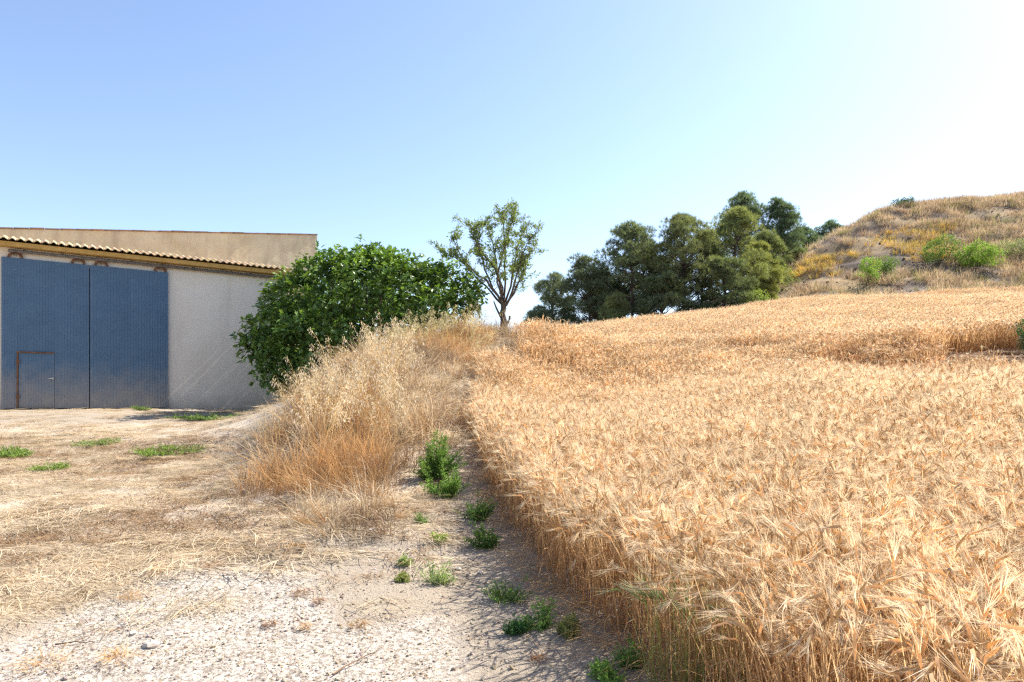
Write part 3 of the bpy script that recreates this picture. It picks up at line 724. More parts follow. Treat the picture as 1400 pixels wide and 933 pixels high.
# walls: front with the doorway left open behind the leaves, ends, and lean-to body
wallg = G()
DS0, DS1 = .12, 4.42
bbox(wallg, S0, DS0, 0, .25, FLOOR - .4, EAVE - .02); bbox(wallg, DS1, S1, 0, .25, FLOOR - .4, EAVE - .02); bbox(wallg, DS0, DS1, 0, .25, DOORTOP - .12, EAVE - .02)
bbox(wallg, S0, S0 + .25, .25, 5.2, FLOOR - .4, EAVE - .02); bbox(wallg, S1 - .25, S1, .25, 5.2, FLOOR - .4, EAVE - .02)
centred(wallg, 'wall', M_PLASTER, barn)
# roof sheet rising to the tall wall, wavy like its tiles
PIT = .205; ncol = 75; sl = math.tan(R(7))
sv = np.linspace(S0 - .25, S1 + .20, ncol * 8 + 1); wave = .035 * np.cos((sv - S0 + .25) / PIT * 2 * np.pi)
tv = np.array([-.02, 5.4])
def wavy(sv, wave, tv, thick, dz=0):
    nS = len(sv)
    V = np.array([[s, t, EAVE + .20 + (t + .36) * sl + w + dz - th] for th in (0, thick) for t in tv for s, w in zip(sv, wave)])
    i = np.arange(nS - 1)
    A = i; B = i + nS; C_ = i + 2 * nS; D = i + 3 * nS
    f = np.concatenate([np.c_[A, A + 1, B + 1, B], np.c_[C_, D, D + 1, C_ + 1], np.c_[A, C_, C_ + 1, A + 1], np.c_[B, B + 1, D + 1, D],
                        [[0, nS, 3 * nS, 2 * nS], [nS - 1, 3 * nS - 1, 4 * nS - 1, 2 * nS - 1]]])
    return V, f
V, f = wavy(sv, wave, tv, .03)
roof = centred(G().add(bverts(V), f, (1, 1, 1)), 'roof', M_TILE, barn); roof['_w'] = tuple(np.array(bl) + np.array(roof.location))
for k in range(int((S1 + .45 - S0) / PIT)):
    s0 = S0 - .25 + (k - .5) * PIT
    a = np.linspace(.04, .96, 9); w = .03 * np.cos((a - .5) * 2 * np.pi)
    V, f = wavy(s0 + a * PIT, w, np.array([-.44 + rng.normal(0, .006), .06]), .026, .03 + rng.normal(0, .003))
    V[:, 2] -= np.where(V[:, 1] < 0, .085, 0)
    sh = .82 + .3 * rng.random()
    centred(G().add(bverts(V), f, (sh, sh * (.94 + .08 * rng.random()), sh * (.88 + .14 * rng.random()))), 'tile', M_TILE, roof)
g = G(); bbox(g, S0 - .2, S1 + .16, -.34, -.02, EAVE - .08, EAVE + .055); centred(g, 'eave_board', M_OCHRE, barn)
# sliding rail, its brackets and rollers
g = G(); zr = DOORTOP + .20
P = np.array([[[.2, -.13, zr], [8.35, -.13, zr]]]); V, f = tube(P, np.full((1, 2), .045), 8); g.add(bverts(V), f, (1, 1, 1))
rail = centred(g, 'door_rail', M_RAIL, barn, True); rail['_w'] = tuple(np.array(bl) + np.array(rail.location))
for s in np.arange(.6, 8.4, .95):
    g = G(); bbox(g, s - .03, s + .03, -.12, .0, zr - .02, zr + .07); centred(g, 'bracket', M_RAIL, rail)
# door leaves of ribbed sheets
def ribbed(s0, s1, z0, z1, t0, pitch=.08, dep=.016):
    nr = max(1, round((s1 - s0) / pitch)); p = (s1 - s0) / nr; pts = []
    for k in range(nr): pts += [(s0 + k * p, 0), (s0 + (k + .55) * p, 0), (s0 + (k + .68) * p, -dep), (s0 + (k + .88) * p, -dep)]
    pts.append((s1, 0)); pts = np.array(pts); n = len(pts)
    V = np.r_[np.c_[pts[:, 0], t0 + pts[:, 1], np.full(n, z0)], np.c_[pts[:, 0], t0 + pts[:, 1], np.full(n, z1)], np.c_[pts[:, 0], np.full(n, t0 + .02), np.full(n, z0)], np.c_[pts[:, 0], np.full(n, t0 + .02), np.full(n, z1)]]
    i = np.arange(n - 1)
    f = np.concatenate([np.c_[i, i + 1, i + 1 + n, i + n], np.c_[i + n, i + n + 1, i + 3 * n + 1, i + 3 * n], np.c_[i, i + 2 * n, i + 2 * n + 1, i + 1]])
    return bverts(V), f
SM = 2.30; DB = FLOOR + .03
leaf_x = [(.04, SM - .012), (SM + .012, 4.56)]
lab = ['blue corrugated door leaf with a small rusty wicket door', 'blue corrugated door leaf without wicket']
for li, (a, b) in enumerate(leaf_x):
    g = G(); off = -.075 - .03 * li
    for (p, q) in ((a, a + .05), (b - .05, b)): bbox(g, p, q, off + .022, off + .06, DB, DOORTOP)
    for z in (DB, DB + 2.3, DOORTOP - .06): bbox(g, a + .05, b - .05, off + .022, off + .06, z, z + .06)
    lf = centred(g, 'door_leaf', M_DOOR, barn); lf['label'] = lab[li]; lf['_w'] = tuple(np.array(bl) + np.array(lf.location))
    if li == 0:
        w0, w1, wt = .43, 1.37, DB + 1.72
        for (p, q, z0, z1) in ((a, w0, DB, DOORTOP), (w0, w1, wt + .02, DOORTOP), (w1, b, DB, DOORTOP)):
            V, f = ribbed(p, q, z0, z1, off); centred(G().add(V, f, (1, 1, 1)), 'corrugated_sheet', M_DOOR, lf)
        V, f = ribbed(w0 + .03, w1 - .008, DB + .05, wt - .012, off - .006); centred(G().add(V, f, (1, 1, 1)), 'wicket_door', M_DOOR, lf)
        g = G(); bbox(g, w0 - .02, w0 + .02, off - .04, off - .028, DB, wt + .03); bbox(g, w0 + .02, w1, off - .04, off - .028, wt - .012, wt + .03); centred(g, 'wicket_frame', M_RUST, lf)
        for z in (DB + .3, wt - .35): g = G(); bbox(g, w0 - .03, w0 + .05, off - .055, off - .041, z, z + .12); centred(g, 'hinge', M_RUST, lf)
        g = G(); bbox(g, w1 - .16, w1 - .03, off - .08, off - .055, DB + .92, DB + .95); bbox(g, w1 - .06, w1 - .03, off - .055, off - .026, DB + .90, DB + .97); centred(g, 'handle', M_GALV, lf)
    else:
        m = (a + b) / 2
        for (p, q, o2) in ((a, m, 0), (m, b, -.004)):
            V, f = ribbed(p, q, DB, DOORTOP, off + o2); centred(G().add(V, f, (1, 1, 1)), 'corrugated_sheet', M_DOOR, lf)
    # hanging rollers
    for s in ((a + .34, b - .3) if li == 0 else (a + .30, b - .24)):
        g = G(); th = np.linspace(0, np.pi, 13)
        ring = lambda rr, t: np.c_[s + np.cos(th) * rr, np.full(13, t), DOORTOP + .005 + np.sin(th) * rr * .92]
        t0, t1 = off - .025, off + .02
        V = np.r_[ring(.20, t0), ring(.125, t0), ring(.20, t1), ring(.125, t1)]; i = np.arange(12)
        f = np.concatenate([np.c_[i, i + 1, i + 14, i + 13], np.c_[i + 26, i + 39, i + 40, i + 27], np.c_[i, i + 26, i + 27, i + 1], np.c_[i + 13, i + 14, i + 40, i + 39], [[0, 13, 39, 26], [12, 38, 51, 25]]])
        g.add(bverts(V), f, (1, 1, 1))
        V, f = tube(np.array([[[s, t0 - .01, DOORTOP + .10], [s, t1 + .01, DOORTOP + .10]]]), np.full((1, 2), .045), 10); g.add(bverts(V), f, (1, 1, 1))
        centred(g, 'roller', M_RUST, barn)
# interior darkness of the barn comes from a back board behind the leaves
g = G(); bbox(g, S0 + .25, S1 - .25, 5.0, 5.2, FLOOR - .3, EAVE + .4); centred(g, 'back_wall', M_PLASTER, barn)

# taller building behind with its ochre wall
tw = thing('tall_building', W(5, 5.5, FLOOR), 'taller ochre plastered building with brick-capped sloping top behind the white barn', 'building')
def tcent(g, name, mat, smooth=False):
    V = np.concatenate(g.V); c = np.r_[(V[:, :2].min(0) + V[:, :2].max(0)) / 2, V[:, 2].min()]
    o = build(g, name, mat, None, smooth, loc=tuple(c)); o.parent = tw; o.location = tuple(c - np.array(tw.location)); return o
TS1 = 11.6; ztop = lambda s: 9.32 - (TS1 - s) * .12
g = G(); V, f = boxv(-8, TS1, 5.5, 11.5, FLOOR - .5, 0); V[4:, 2] = ztop(V[4:, 0]); g.add(bverts(V), f, (1, 1, 1)); tcent(g, 'wall', M_TALL)
s = -8.0
while s < TS1 - .05:
    ln = min(.48, TS1 + .03 - s); z = ztop(s + ln / 2) + .003
    g = G(); V, f = boxv(s, s + ln - .012, 5.46 + rng.normal(0, .008), 5.80, 0, .055 + rng.normal(0, .006)); V[:, 2] += ztop(V[:, 0]) + .003
    sh = .7 + .5 * rng.random(); g.add(bverts(V), f, (sh, sh, sh)); tcent(g, 'coping_brick', M_BRICK); s += ln

# ------------------------------------------------------------------ trees
LEAF = np.array([[0, 0, 0], [.35, .22, .04], [.75, .16, .02], [1, 0, -.06], [.75, -.16, .02], [.35, -.22, .04], [.5, 0, -.03]])
LEAFF = np.array([[0, 6, 1], [1, 6, 2], [2, 6, 3], [3, 6, 4], [4, 6, 5], [5, 6, 0]])
FIGT = np.array([[0, 0, 0], [.22, .30, .05], [.42, .22, .03], [.72, .40, .02], [.68, .16, .02], [1.05, 0, -.10], [.68, -.16, .02], [.72, -.40, .02], [.42, -.22, .03], [.22, -.30, .05], [.45, 0, -.04]])
FIGF = np.array([[10, a, b] for a, b in ((1, 0), (2, 1), (3, 2), (4, 3), (5, 4), (6, 5), (7, 6), (8, 7), (9, 8), (0, 9))])
DIA = np.array([[0, 0, 0], [.5, .2, .05], [1, 0, 0], [.5, -.2, .05]]); DIAF = np.array([[0, 2, 1], [0, 3, 2]])

def shell_points(lobes, n, r, inside=.82, sq=(1, 1, .9)):
    """points on the outer skin of a union of ellipsoids, with outward directions"""
    lobes = np.asarray(lobes, float); w = lobes[:, 3] ** 2; w /= w.sum()
    q = r.choice(len(lobes), n * 2, p=w); d = rdir(n * 2, r)
    P = lobes[q, :3] + d * lobes[q, 3:4] * np.array(sq) * (1 + .16 * (r.random((n * 2, 1)) - .6))
    keep = np.ones(len(P), bool)
    for k, l in enumerate(lobes):
        dd = np.linalg.norm((P - l[:3]) / np.array(sq), axis=1) / l[3]; keep &= (dd > inside) | (q == k)
    return P[keep][:n], d[keep][:n]

def limb(pts, r0, r1, M=6, K=9, r=rng, wob=.03):
    """one bent tapering limb through the given points"""
    pts = np.asarray(pts, float); L_ = np.r_[0, np.cumsum(np.linalg.norm(np.diff(pts, axis=0), axis=1))]
    u = np.linspace(0, L_[-1], K); P = np.stack([np.interp(u, L_, pts[:, k]) for k in range(3)], 1)
    P[1:-1] += r.normal(0, wob, (K - 2, 3)) * np.array([1, 1, .4])
    return tube(P[None], np.linspace(r0, r1, K)[None], M)

# fig
fx, fy, fz = ground_at(470, 20.6)
fig = thing('fig_tree', (fx, fy, fz), 'broad dense dark green fig tree between barn and bank', 'fig tree')
lobes = []
for px_, py_, d, rp in [(404, 424, 20.2, 50), (368, 462, 19.6, 36), (372, 500, 19.5, 30), (352, 480, 19.8, 22), (445, 400, 20.6, 58), (505, 395, 20.4, 60), (500, 372, 21.5, 38), (562, 405, 20.4, 56), (610, 410, 20.8, 44), (635, 405, 21.2, 28),
                        (470, 450, 19.7, 56), (425, 470, 19.4, 50), (535, 450, 20.0, 52), (410, 520, 19.6, 34), (470, 510, 20, 46), (440, 398, 22, 44), (520, 385, 22.5, 48), (580, 400, 22.6, 46), (400, 450, 22, 46), (590, 450, 21, 40), (455, 368, 21, 26), (415, 384, 20.6, 16), (500, 358, 21.2, 22), (530, 362, 21, 22), (570, 378, 21, 20), (600, 380, 21, 20), (480, 362, 20.8, 20),
                        (426, 414, 25.4, 42), (452, 408, 25.8, 46), (490, 398, 25.6, 44), (540, 404, 25, 40), (440, 450, 25, 50), (500, 450, 24, 50), (420, 510, 24.6, 40)]:  # back lobes added to shade the barn wall below its sun streak
    x_, y_, z_ = bp(px_, py_, d); lobes.append((x_ - fx, y_ - fy, z_ - fz, rp / F * d * .84))
r = np.random.default_rng(11)
P, d = shell_points(lobes, 4600, r, .86)
dens_n = fbm(P[:, 0] * 1.6 + P[:, 1], P[:, 2] * 1.6); k = dens_n > .36; P, d = P[k], d[k]
P = P + d * (np.where(r.random(len(P)) < .15, .12 + .26 * r.random(len(P)), 0))[:, None]
nl = 9; q = np.repeat(np.arange(len(P)), nl); m = len(q)
ld = norm(d[q] * .7 + rdir(m, r) * .9 + np.array([0, 0, .1])); pos = P[q] + ld * .05 + r.normal(0, .05, (m, 3))
ln_ = norm(d[q] * .4 + np.array([0, 0, 1.0]) + rdir(m, r) * .45)
droopv = ld - np.array([0, 0, .25])
V, f = stamp(FIGT, FIGF, pos, droopv, ln_, .10 + .09 * r.random(m))
base = np.array([.085, .165, .034]); lite = np.array([.24, .35, .075])
cc = base + (lite - base) * r.random((m, 1)) ** 1.5; cc *= (.75 + .35 * r.random((m, 1))) * (.75 + .55 * r.random((len(P), 1)))[q]
g = G().add(V, f, np.repeat(cc, len(FIGT), 0))
# inner leaves
lo_ = np.array(lobes); qi = r.integers(0, len(lo_), 3500); Pi = lo_[qi, :3] + rdir(3500, r) * lo_[qi, 3:4] * .75 * r.random((3500, 1)) ** .4
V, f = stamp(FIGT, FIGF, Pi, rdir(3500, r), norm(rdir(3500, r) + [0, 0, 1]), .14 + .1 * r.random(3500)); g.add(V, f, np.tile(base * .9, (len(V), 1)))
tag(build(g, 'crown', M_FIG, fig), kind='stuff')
g = G()
for k in range(3):
    V, f = limb([(k * .25 - .25, .1 * k, -.15), (k * .5 - .5, .1, .7), (k * .9 - .9, .1, 1.4)], .15, .10, 7, 7, r); g.add(V, f, (1, 1, 1))
build(g, 'trunk', M_BARK, fig, True)
for l in lobes:
    st = np.array([(-.5 if l[0] < 0 else .5) * .8, .1, .75 + .4 * r.random()]); V, f = limb([st, st * .5 + np.array(l[:3]) * .5 + [0, 0, -.15], np.array(l[:3])], .055, .015, 5, 7, r, .05)
    build(G().add(V, f, (1, 1, 1)), 'limb', M_BARK, fig, True)

# almond
ad = 21.2; ax, ay, az_ = ground_at(689, ad)
alm = thing('almond_tree', (ax, ay, az_), 'slender open-crowned almond tree with sparse leaves on the bank top', 'almond tree')
def ap(px_, py_, dd=0.0):
    x_, y_, z_ = bp(px_, py_, ad + dd); return np.array((x_ - ax, y_ - ay, z_ - az_))
r = np.random.default_rng(21)
mains = [[(688, 418), (672, 400), (650, 378), (625, 352), (606, 345)], [(688, 420), (675, 395), (660, 360), (648, 325), (640, 300)], [(688, 418), (684, 390), (676, 350), (668, 315), (662, 303)],
         [(690, 416), (690, 380), (690, 340), (688, 305), (686, 288)], [(690, 416), (700, 385), (706, 350), (712, 320), (725, 302)], [(692, 418), (706, 395), (716, 370), (722, 345), (732, 340)], [(686, 410), (680, 380), (688, 345), (698, 310), (704, 297)],
         [(690, 420), (700, 402), (708, 372), (720, 330), (735, 318)], [(686, 414), (666, 385), (640, 365), (622, 335), (618, 322)], [(684, 402), (678, 370), (655, 340), (652, 308)]]
trg = G(); V, f = limb([ap(690, 470), ap(689, 452), ap(688, 436), ap(688, 414)], .125, .085, 9, 8, r, .015); trg.add(V, f, (1, 1, 1))
V, f = limb([ap(689, 440), ap(680, 425), ap(675, 412)], .05, .02, 6, 5, r, .01); trg.add(V, f, (1, 1, 1))
V, f = limb([ap(690, 446), ap(696, 438), ap(697, 432)], .06, .035, 6, 5, r, .01); trg.add(V, f, (1, 1, 1))
build(trg, 'trunk', M_BARK, alm, True)
LP, LD = [], []
for k, mn in enumerate(mains):
    dd = r.normal(0, .55); pts = [ap(a, b, dd * min(1, j / 2)) for j, (a, b) in enumerate(mn)]
    V, f = limb(pts, .042, .010, 6, 10, r, .03); lg = G().add(V, f, (1, 1, 1))
    pts = np.array(pts); tw_g = G()
    for j in range(15):
        u = .22 + .78 * r.random(); ii_ = u * (len(pts) - 1); a_ = int(min(ii_, len(pts) - 2)); st = pts[a_] + (pts[a_ + 1] - pts[a_]) * (ii_ - a_)
        dr = norm((pts[a_ + 1] - pts[a_]) / np.linalg.norm(pts[a_ + 1] - pts[a_]) * .6 + r.normal(0, .6, 3) + [0, 0, .25]); ln = .25 + .5 * r.random()
        drp = -.12 if r.random() < .7 else -.5
        mid = st + dr * ln * .55; end = st + dr * ln + np.array([0, 0, drp * ln])
        V, f = limb([st, mid, end], .011, .0035, 4, 6, r, .015); tw_g.add(V, f, (1, 1, 1))
        leafy = (st[2] > 1.35 + .5 * r.random()) and r.random() < .85
        nl = int(22 * ln / .4) if leafy else 3
        t = r.random((nl, 1)); LP.append(st + (end - st) * t + r.normal(0, .035, (nl, 3))); LD.append(np.tile(dr, (nl, 1)))
    nl = 40; t = .45 + .55 * r.random(nl); idx_ = t * (len(pts) - 1); a_ = np.minimum(idx_.astype(int), len(pts) - 2)
    LP.append(pts[a_] + (pts[a_ + 1] - pts[a_]) * (idx_ - a_)[:, None] + r.normal(0, .05, (nl, 3))); LD.append(np.tile([0, 0, 1.0], (nl, 1)))
    lo = build(lg, 'limb', M_BARK, alm, True); tag(build(tw_g, 'twigs', M_BARK, lo, True), kind='stuff')
LP = np.concatenate(LP); LD = np.concatenate(LD); LP = np.repeat(LP, 3, 0) + r.normal(0, .035, (len(LP) * 3, 3)); LD = np.repeat(LD, 3, 0)
m = len(LP); V, f = stamp(DIA, DIAF, LP, LD + rdir(m, r) * .9, rdir(m, r), .06 + .045 * r.random(m))
cc = np.array([.185, .24, .08]) * (.7 + .7 * r.random((m, 1))); tag(build(G().add(V, f, np.repeat(cc, 4, 0)), 'crown', leaf_mat('almond_leaf', .35, .5, .35, 0, (1.2, 1.2, .6)), alm), kind='stuff')

# pines
NEED = np.array([[0, .05, 0], [0, -.05, 0], [1, 0, 0]]); NEEDF = np.array([[0, 1, 2]])
def pine(px_, ptop, pbase, d, wpx, label, seed, tint=(1, 1, 1), crown_lo=.28, lean=0.0, bare=0.0, name='pine_tree'):
    r = np.random.default_rng(seed)
    x0 = (px_ - HX) / F * d; z0 = gz(x0, d); ztop_ = CAMZ + (HY - ptop) / F * d
    H = ztop_ - z0; Wd = wpx / F * d * .5
    t = thing(name, (x0, d, z0), label, 'pine tree', 'pines and evergreens behind the barley field')
    bend = r.normal(0, .25, 2)
    def tr(u): return np.array([lean * H * u + bend[0] * math.sin(u * 3), bend[1] * math.sin(u * 3), H * u * .93])
    g = G(); V, f = limb([tr(u) + (0, 0, -.3 if u == 0 else 0) for u in np.linspace(0, 1, 7)], .17, .035, 7, 10, r, .03); build(g.add(V, f, (1, 1, 1)), 'trunk', M_PBARK, t, True)
    nc = int(44 + Wd * H * 2.3); cl = []; lg = G()
    for k in range(nc):
        u = crown_lo + (1 - crown_lo) * r.random() ** .85
        prof_ = math.sin(min(1, (u - crown_lo) / (1 - crown_lo) * .80 + .20) * math.pi) ** .6
        a = r.random() * 6.283; rad = Wd * prof_ * (.35 + .65 * r.random() ** .5)
        c = tr(u) + np.array([math.cos(a) * rad, math.sin(a) * rad, r.normal(0, .15)]); cl.append((*c, (.30 + .55 * r.random()) * (.55 + .07 * H)))
        st = tr(max(.1, u - .10 - .12 * r.random())); V, f = limb([st, (st + c) / 2 + [0, 0, -.12], c], .045, .012, 4, 5, r, .05); lg.add(V, f, (1, 1, 1))
    cl.append((*tr(1.0), .55)); tag(build(lg, 'limbs', M_PBARK, t, True), kind='stuff')
    cl = np.array(cl); nt_ = int(len(cl) * 52); q = r.integers(0, len(cl), nt_); dd = rdir(nt_, r); dd[:, 2] = np.where(dd[:, 2] < -.2, -dd[:, 2], dd[:, 2]); 
    P = cl[q, :3] + dd * cl[q, 3:4] * np.array([1, 1, .72]) * (.45 + .6 * r.random((nt_, 1)) ** .6)
    nn = 9; qq = np.repeat(np.arange(nt_), nn); m = len(qq)
    nd = norm(dd[qq] * .8 + rdir(m, r) * .8 + [0, 0, .25])
    V, f = stamp(NEED, NEEDF, P[qq] + r.normal(0, .03, (m, 3)), nd, rdir(m, r), .20 + .16 * r.random(m))
    ct = (.75 + .5 * r.random(len(cl)))[q][qq]
    cc = np.array([.172, .205, .118]) * np.array(tint) * ct[:, None] * (.75 + .5 * r.random((m, 1)))
    tag(build(G().add(V, f, np.repeat(cc, 3, 0)), 'crown', M_PINE, t), kind='stuff')
    return t
OL = (1.25, 1.2, .85)
pine(757, 371, 448, 57, 66, 'smallest grey-green pine, standing at the low open end of the row', 31, (.9, .95, 1.1), .12)
pine(806, 348, 447, 55, 66, 'thin dark pine with a leaning bare trunk next to the smallest pine', 32, (.9, .95, 1.0), .25, -.05)
pine(862, 301, 442, 54, 92, 'rounded grey-green pine with open lower limbs showing sky', 33, (.95, 1, .95), .28)
pine(934, 289, 436, 53, 100, 'bulky olive pine with stepped sunlit foliage clumps', 34, (1.1, 1.08, .9), .24)
pine(1010, 284, 422, 55, 88, 'broad dome-topped olive pine in front of the tallest pine', 35, OL, .2)
pine(1016, 261, 410, 64, 62, 'tallest dark pine rising behind the dome-topped pine', 36, (.8, .95, 1.0), .4)
pine(1064, 274, 400, 64, 50, 'dark pine with a bare trunk close beside the tallest pine', 37, (.8, .95, 1.0), .38)
pine(985, 355, 428, 51.5, 80, 'low dark pine filling the gap beneath the olive pines', 38, (.95, 1, .9), .08)
pine(905, 365, 440, 51, 70, 'low drooping pine in front of the rounded pines', 39, (.9, .95, .9), .1)
pine(1040, 335, 412, 57, 56, 'yellow-olive small pine at the foot of the hill', 40, (1.45, 1.35, .8), .1)
pine(846, 405, 446, 51, 34, 'short olive pine sapling at the field crest', 41, (1.1, 1.08, .85), .08)
pine(738, 428, 455, 56, 50, 'low spreading pine bush beyond the almond tree', 42, (.85, .92, 1.0), .05)
pine(1098, 312, 380, 78, 56, 'dark evergreen behind the shoulder of the hill', 43, (.75, .92, .95), .1)
pine(1135, 303, 360, 84, 52, 'dark evergreen on the skyline beyond the hill shoulder', 44, (.75, .92, 1.0), .1)
pine(882, 335, 442, 57, 84, 'shadowed pine standing behind the drooping pine', 46, (.9, .97, .95), .32)
pine(962, 318, 432, 57, 84, 'wide grey-green pine behind the bulky olive pine', 47, (.95, 1, 1.0), .06)
pine(828, 372, 447, 58, 60, 'faint grey pine glimpsed between trunks of the thinner pines', 48, (.9, .97, 1.05), .4)
pine(1046, 318, 410, 60, 66, 'leafy mid-green pine below the bare-trunked dark pine', 49, (1.1, 1.1, .9), .06)
pine(1078, 335, 390, 70, 50, 'mid-green evergreen wedged between the pines and the hill', 45, (1.0, 1.05, .85), .08)

# shrubs on the hill and elsewhere
def shrub(name, px_, pbase, ptop, wpx, d, label, cat, seed, col, leaf=.12, n=1500, mat=None, stems=7, group='shrubs on the dry hill', lob=9, on=None):
    r = np.random.default_rng(seed)
    if on is not None: x0, d, z0 = on
    else: x0 = (px_ - HX) / F * d; z0 = gz(x0, d)
    zt = CAMZ + (HY - ptop) / F * d; H = max(zt - z0, .25) * 1.08; Wd = wpx / F * d * .56; col = np.array(col) * 1.5; n = int(n * 1.4)
    t = thing(name, (x0, d, z0), label, cat, group)
    a = r.random(lob) * 6.283; rr = Wd * .62 * np.sqrt(r.random(lob)); zz = H * (.35 + .5 * r.random(lob)) * (1 - .3 * rr / Wd)
    lb = np.c_[np.cos(a) * rr, np.sin(a) * rr, zz, np.minimum(Wd * .42, H * .30) * (.7 + .6 * r.random(lob))]; lb[0] = (0, 0, H * .72, min(Wd * .4, H * .28))
    P, dd = shell_points(lb, n // 4, r, .7); P = np.repeat(P, 4, 0) + r.normal(0, leaf * .8, (len(P) * 4, 3)); dd = np.repeat(dd, 4, 0); m = len(P)
    P[:, 2] = np.maximum(P[:, 2], .03)
    V, f = stamp(LEAF, LEAFF, P, norm(dd * .5 + rdir(m, r)), norm(rdir(m, r) + [0, 0, .8]), leaf * (.7 + .6 * r.random(m)))
    cc = np.array(col) * (.65 + .7 * r.random((m, 1)))
    tag(build(G().add(V, f, np.repeat(cc, 7, 0)), 'foliage', mat or M_GREEN, t), kind='stuff')
    g = G()
    for k in range(stems):
        e = lb[k % lob, :3]; V, f = limb([(r.normal(0, .05), r.normal(0, .05), -.08), e * [.4, .4, .5], e], .018 * H ** .5, .006, 4, 5, r, .02 * H ** .5); g.add(V, f, (1, 1, 1))
    build(g, 'stem', M_BARK, t, True)
    return t
BG = (.17, .26, .05)
shrub('hill_shrub', 1338, 392, 333, 56, 58, 'largest bright yellow-green shrub on the hillside', 'shrub', 51, BG, .16, 2600)
shrub('hill_shrub', 1285, 385, 328, 56, 60, 'duller green twiggy shrub touching the largest bright shrub', 'shrub', 52, (.11, .17, .045), .15, 1700)
shrub('hill_shrub', 1186, 400, 353, 30, 57, 'bright green shrub with a visible stem at the field edge', 'shrub', 53, BG, .14, 1100)
shrub('hill_shrub', 1211, 392, 352, 30, 59, 'duller small green shrub paired with the stemmed bright shrub', 'shrub', 54, (.12, .19, .05), .14, 1000)
shrub('hill_shrub', 1026, 420, 393, 50, 51, 'low yellow-green shrub under the pines at the field crest', 'shrub', 55, (.17, .22, .05), .13, 1300)
shrub('hill_shrub', 1062, 384, 362, 52, 60, 'olive shrub on the slope between pines and yellow grass', 'shrub', 56, (.16, .18, .05), .14, 1300)
shrub('hill_shrub', 1396, 382, 328, 46, 60, 'pale grey-green shrub at the foot of the stony slope', 'shrub', 57, (.20, .23, .12), .14, 1300)
shrub('skyline_bush', 1236, 292, 272, 36, 77, 'dark bush standing on the hill skyline', 'bush', 58, (.055, .085, .04), .17, 900)
shrub('skyline_bush', 1198, 300, 291, 16, 76, 'tiny dark tuft of bush on the sloping skyline', 'bush', 59, (.06, .085, .04), .14, 300)
bx, by, bz_ = ground_at(1412, 15.8)
shrub('dark_bush', 1412, 500, 436, 44, 15.8, 'dark green bush on the bare patch within the barley', 'bush', 60, (.05, .085, .04), .05, 2200, group=None)
# bare patch in the crop: stony earth with bleached stems
r = np.random.default_rng(61); k = r.random(700) ; ang = r.random(700) * 6.283
X = BARE[0] + np.cos(ang) * 2.1 * np.sqrt(k); Y = BARE[1] + np.sin(ang) * 1.6 * np.sqrt(k)
bv = [blades(30, 360 + j, .2, .25, .6, .6, (.30, .17, .09), (.62, .42, .26), .007, lie=1.0, az0=.2, azs=1.0) for j in range(3)] + [blades(26, 365 + j, .2, .2, .5, .4, (.20, .15, .12), (.52, .44, .37), .008, lie=1.35, az0=.2, azs=.6) for j in range(2)]
iz = np.where(Y > BARE[1] + .1, r.integers(0, 3, 700), 3 + r.integers(0, 2, 700)); kk = (Y > BARE[1]) | (r.random(700) < .6)
scatter('broken_stems', bv, np.c_[X, Y, height(X, Y)][kk], np.c_[np.zeros((700, 2)), r.normal(0, .8, 700)][kk], (.8 + .5 * r.random(700))[kk], iz[kk], M_STRAW, 'bleached broken stems over the bare patch in the barley', 'straw')

# ------------------------------------------------------------------ weeds on the path and in the yard
def weed(px_, py_, wpx, hpx, label, seed, col, name='green_weed', group='green weeds along the path', n=None, leaf=.035, cat='weed', spread=1.0):
    r = np.random.default_rng(seed); p = ground_hit(px_, py_); d = p[1]
    Wd = wpx / F * d * .5; H = hpx / F * d * 1.12; Wd *= 1.12
    t = thing(name, tuple(p), label, cat, group)
    ns = max(9, int(44 * Wd / .25)); col = np.array(col) * 1.45; n = int((n or min(2600, 350 + 2600 * Wd * max(H, .12))) * 2.2)
    a = r.random(ns) * 6.283; q = np.sqrt(r.random(ns)); end = np.c_[np.cos(a) * q * Wd, np.sin(a) * q * Wd * spread, H * (.55 + .45 * r.random(ns)) * (1.05 - .45 * q)]
    off_ = r.normal(0, .35, 2) * Wd; lump = 1 + .35 * np.sin(a * r.integers(2, 5) + r.random() * 6); end *= np.c_[lump, lump, .7 + .3 * lump]; end[:, :2] += off_ * (end[:, 2:3] / max(H, .01)); end[:, 2] *= .35 + .75 * r.random(ns)
    st = end * np.array([.35, .35, 0]) - [0, 0, .02]; mid = (st + end) / 2 * [.85, .85, 1.15]
    tt = np.linspace(0, 1, 5)[None, :, None]; Pl = st[:, None] * (1 - tt) ** 2 + mid[:, None] * 2 * tt * (1 - tt) + end[:, None] * tt ** 2
    V, f = tube(Pl, np.tile(np.linspace(.004, .0015, 5), (ns, 1)), 3)
    build(G().add(V, f, np.array(col) * .8 + [.04, .02, 0]), 'stem', M_GREEN, t)
    leaf = leaf * (.55 + .3 * r.random()); qi = r.integers(0, ns, n); u = (.12 + .88 * r.random(n) ** .8)[:, None]; pos = st[qi] * (1 - u) ** 2 + mid[qi] * 2 * u * (1 - u) + end[qi] * u ** 2
    dr = norm(rdir(n, r) + norm(end - st)[qi] * .6); pos = pos + r.normal(0, .018, (n, 3)) * [1, 1, .6]; pos[:, 2] = np.maximum(pos[:, 2], .005)
    V, f = stamp(DIA, DIAF, pos, dr, norm(rdir(n, r) + [0, 0, .7]), leaf * (.6 + .8 * r.random(n)))
    V[:, 2] = np.maximum(V[:, 2], -.01 + .02 * r.random(len(V)))
    cc = np.array(col) * (.6 + .8 * r.random((n, 1))); tag(build(G().add(V, f, np.repeat(cc, 4, 0)), 'leaves', M_GREEN, t), kind='stuff')
    return t
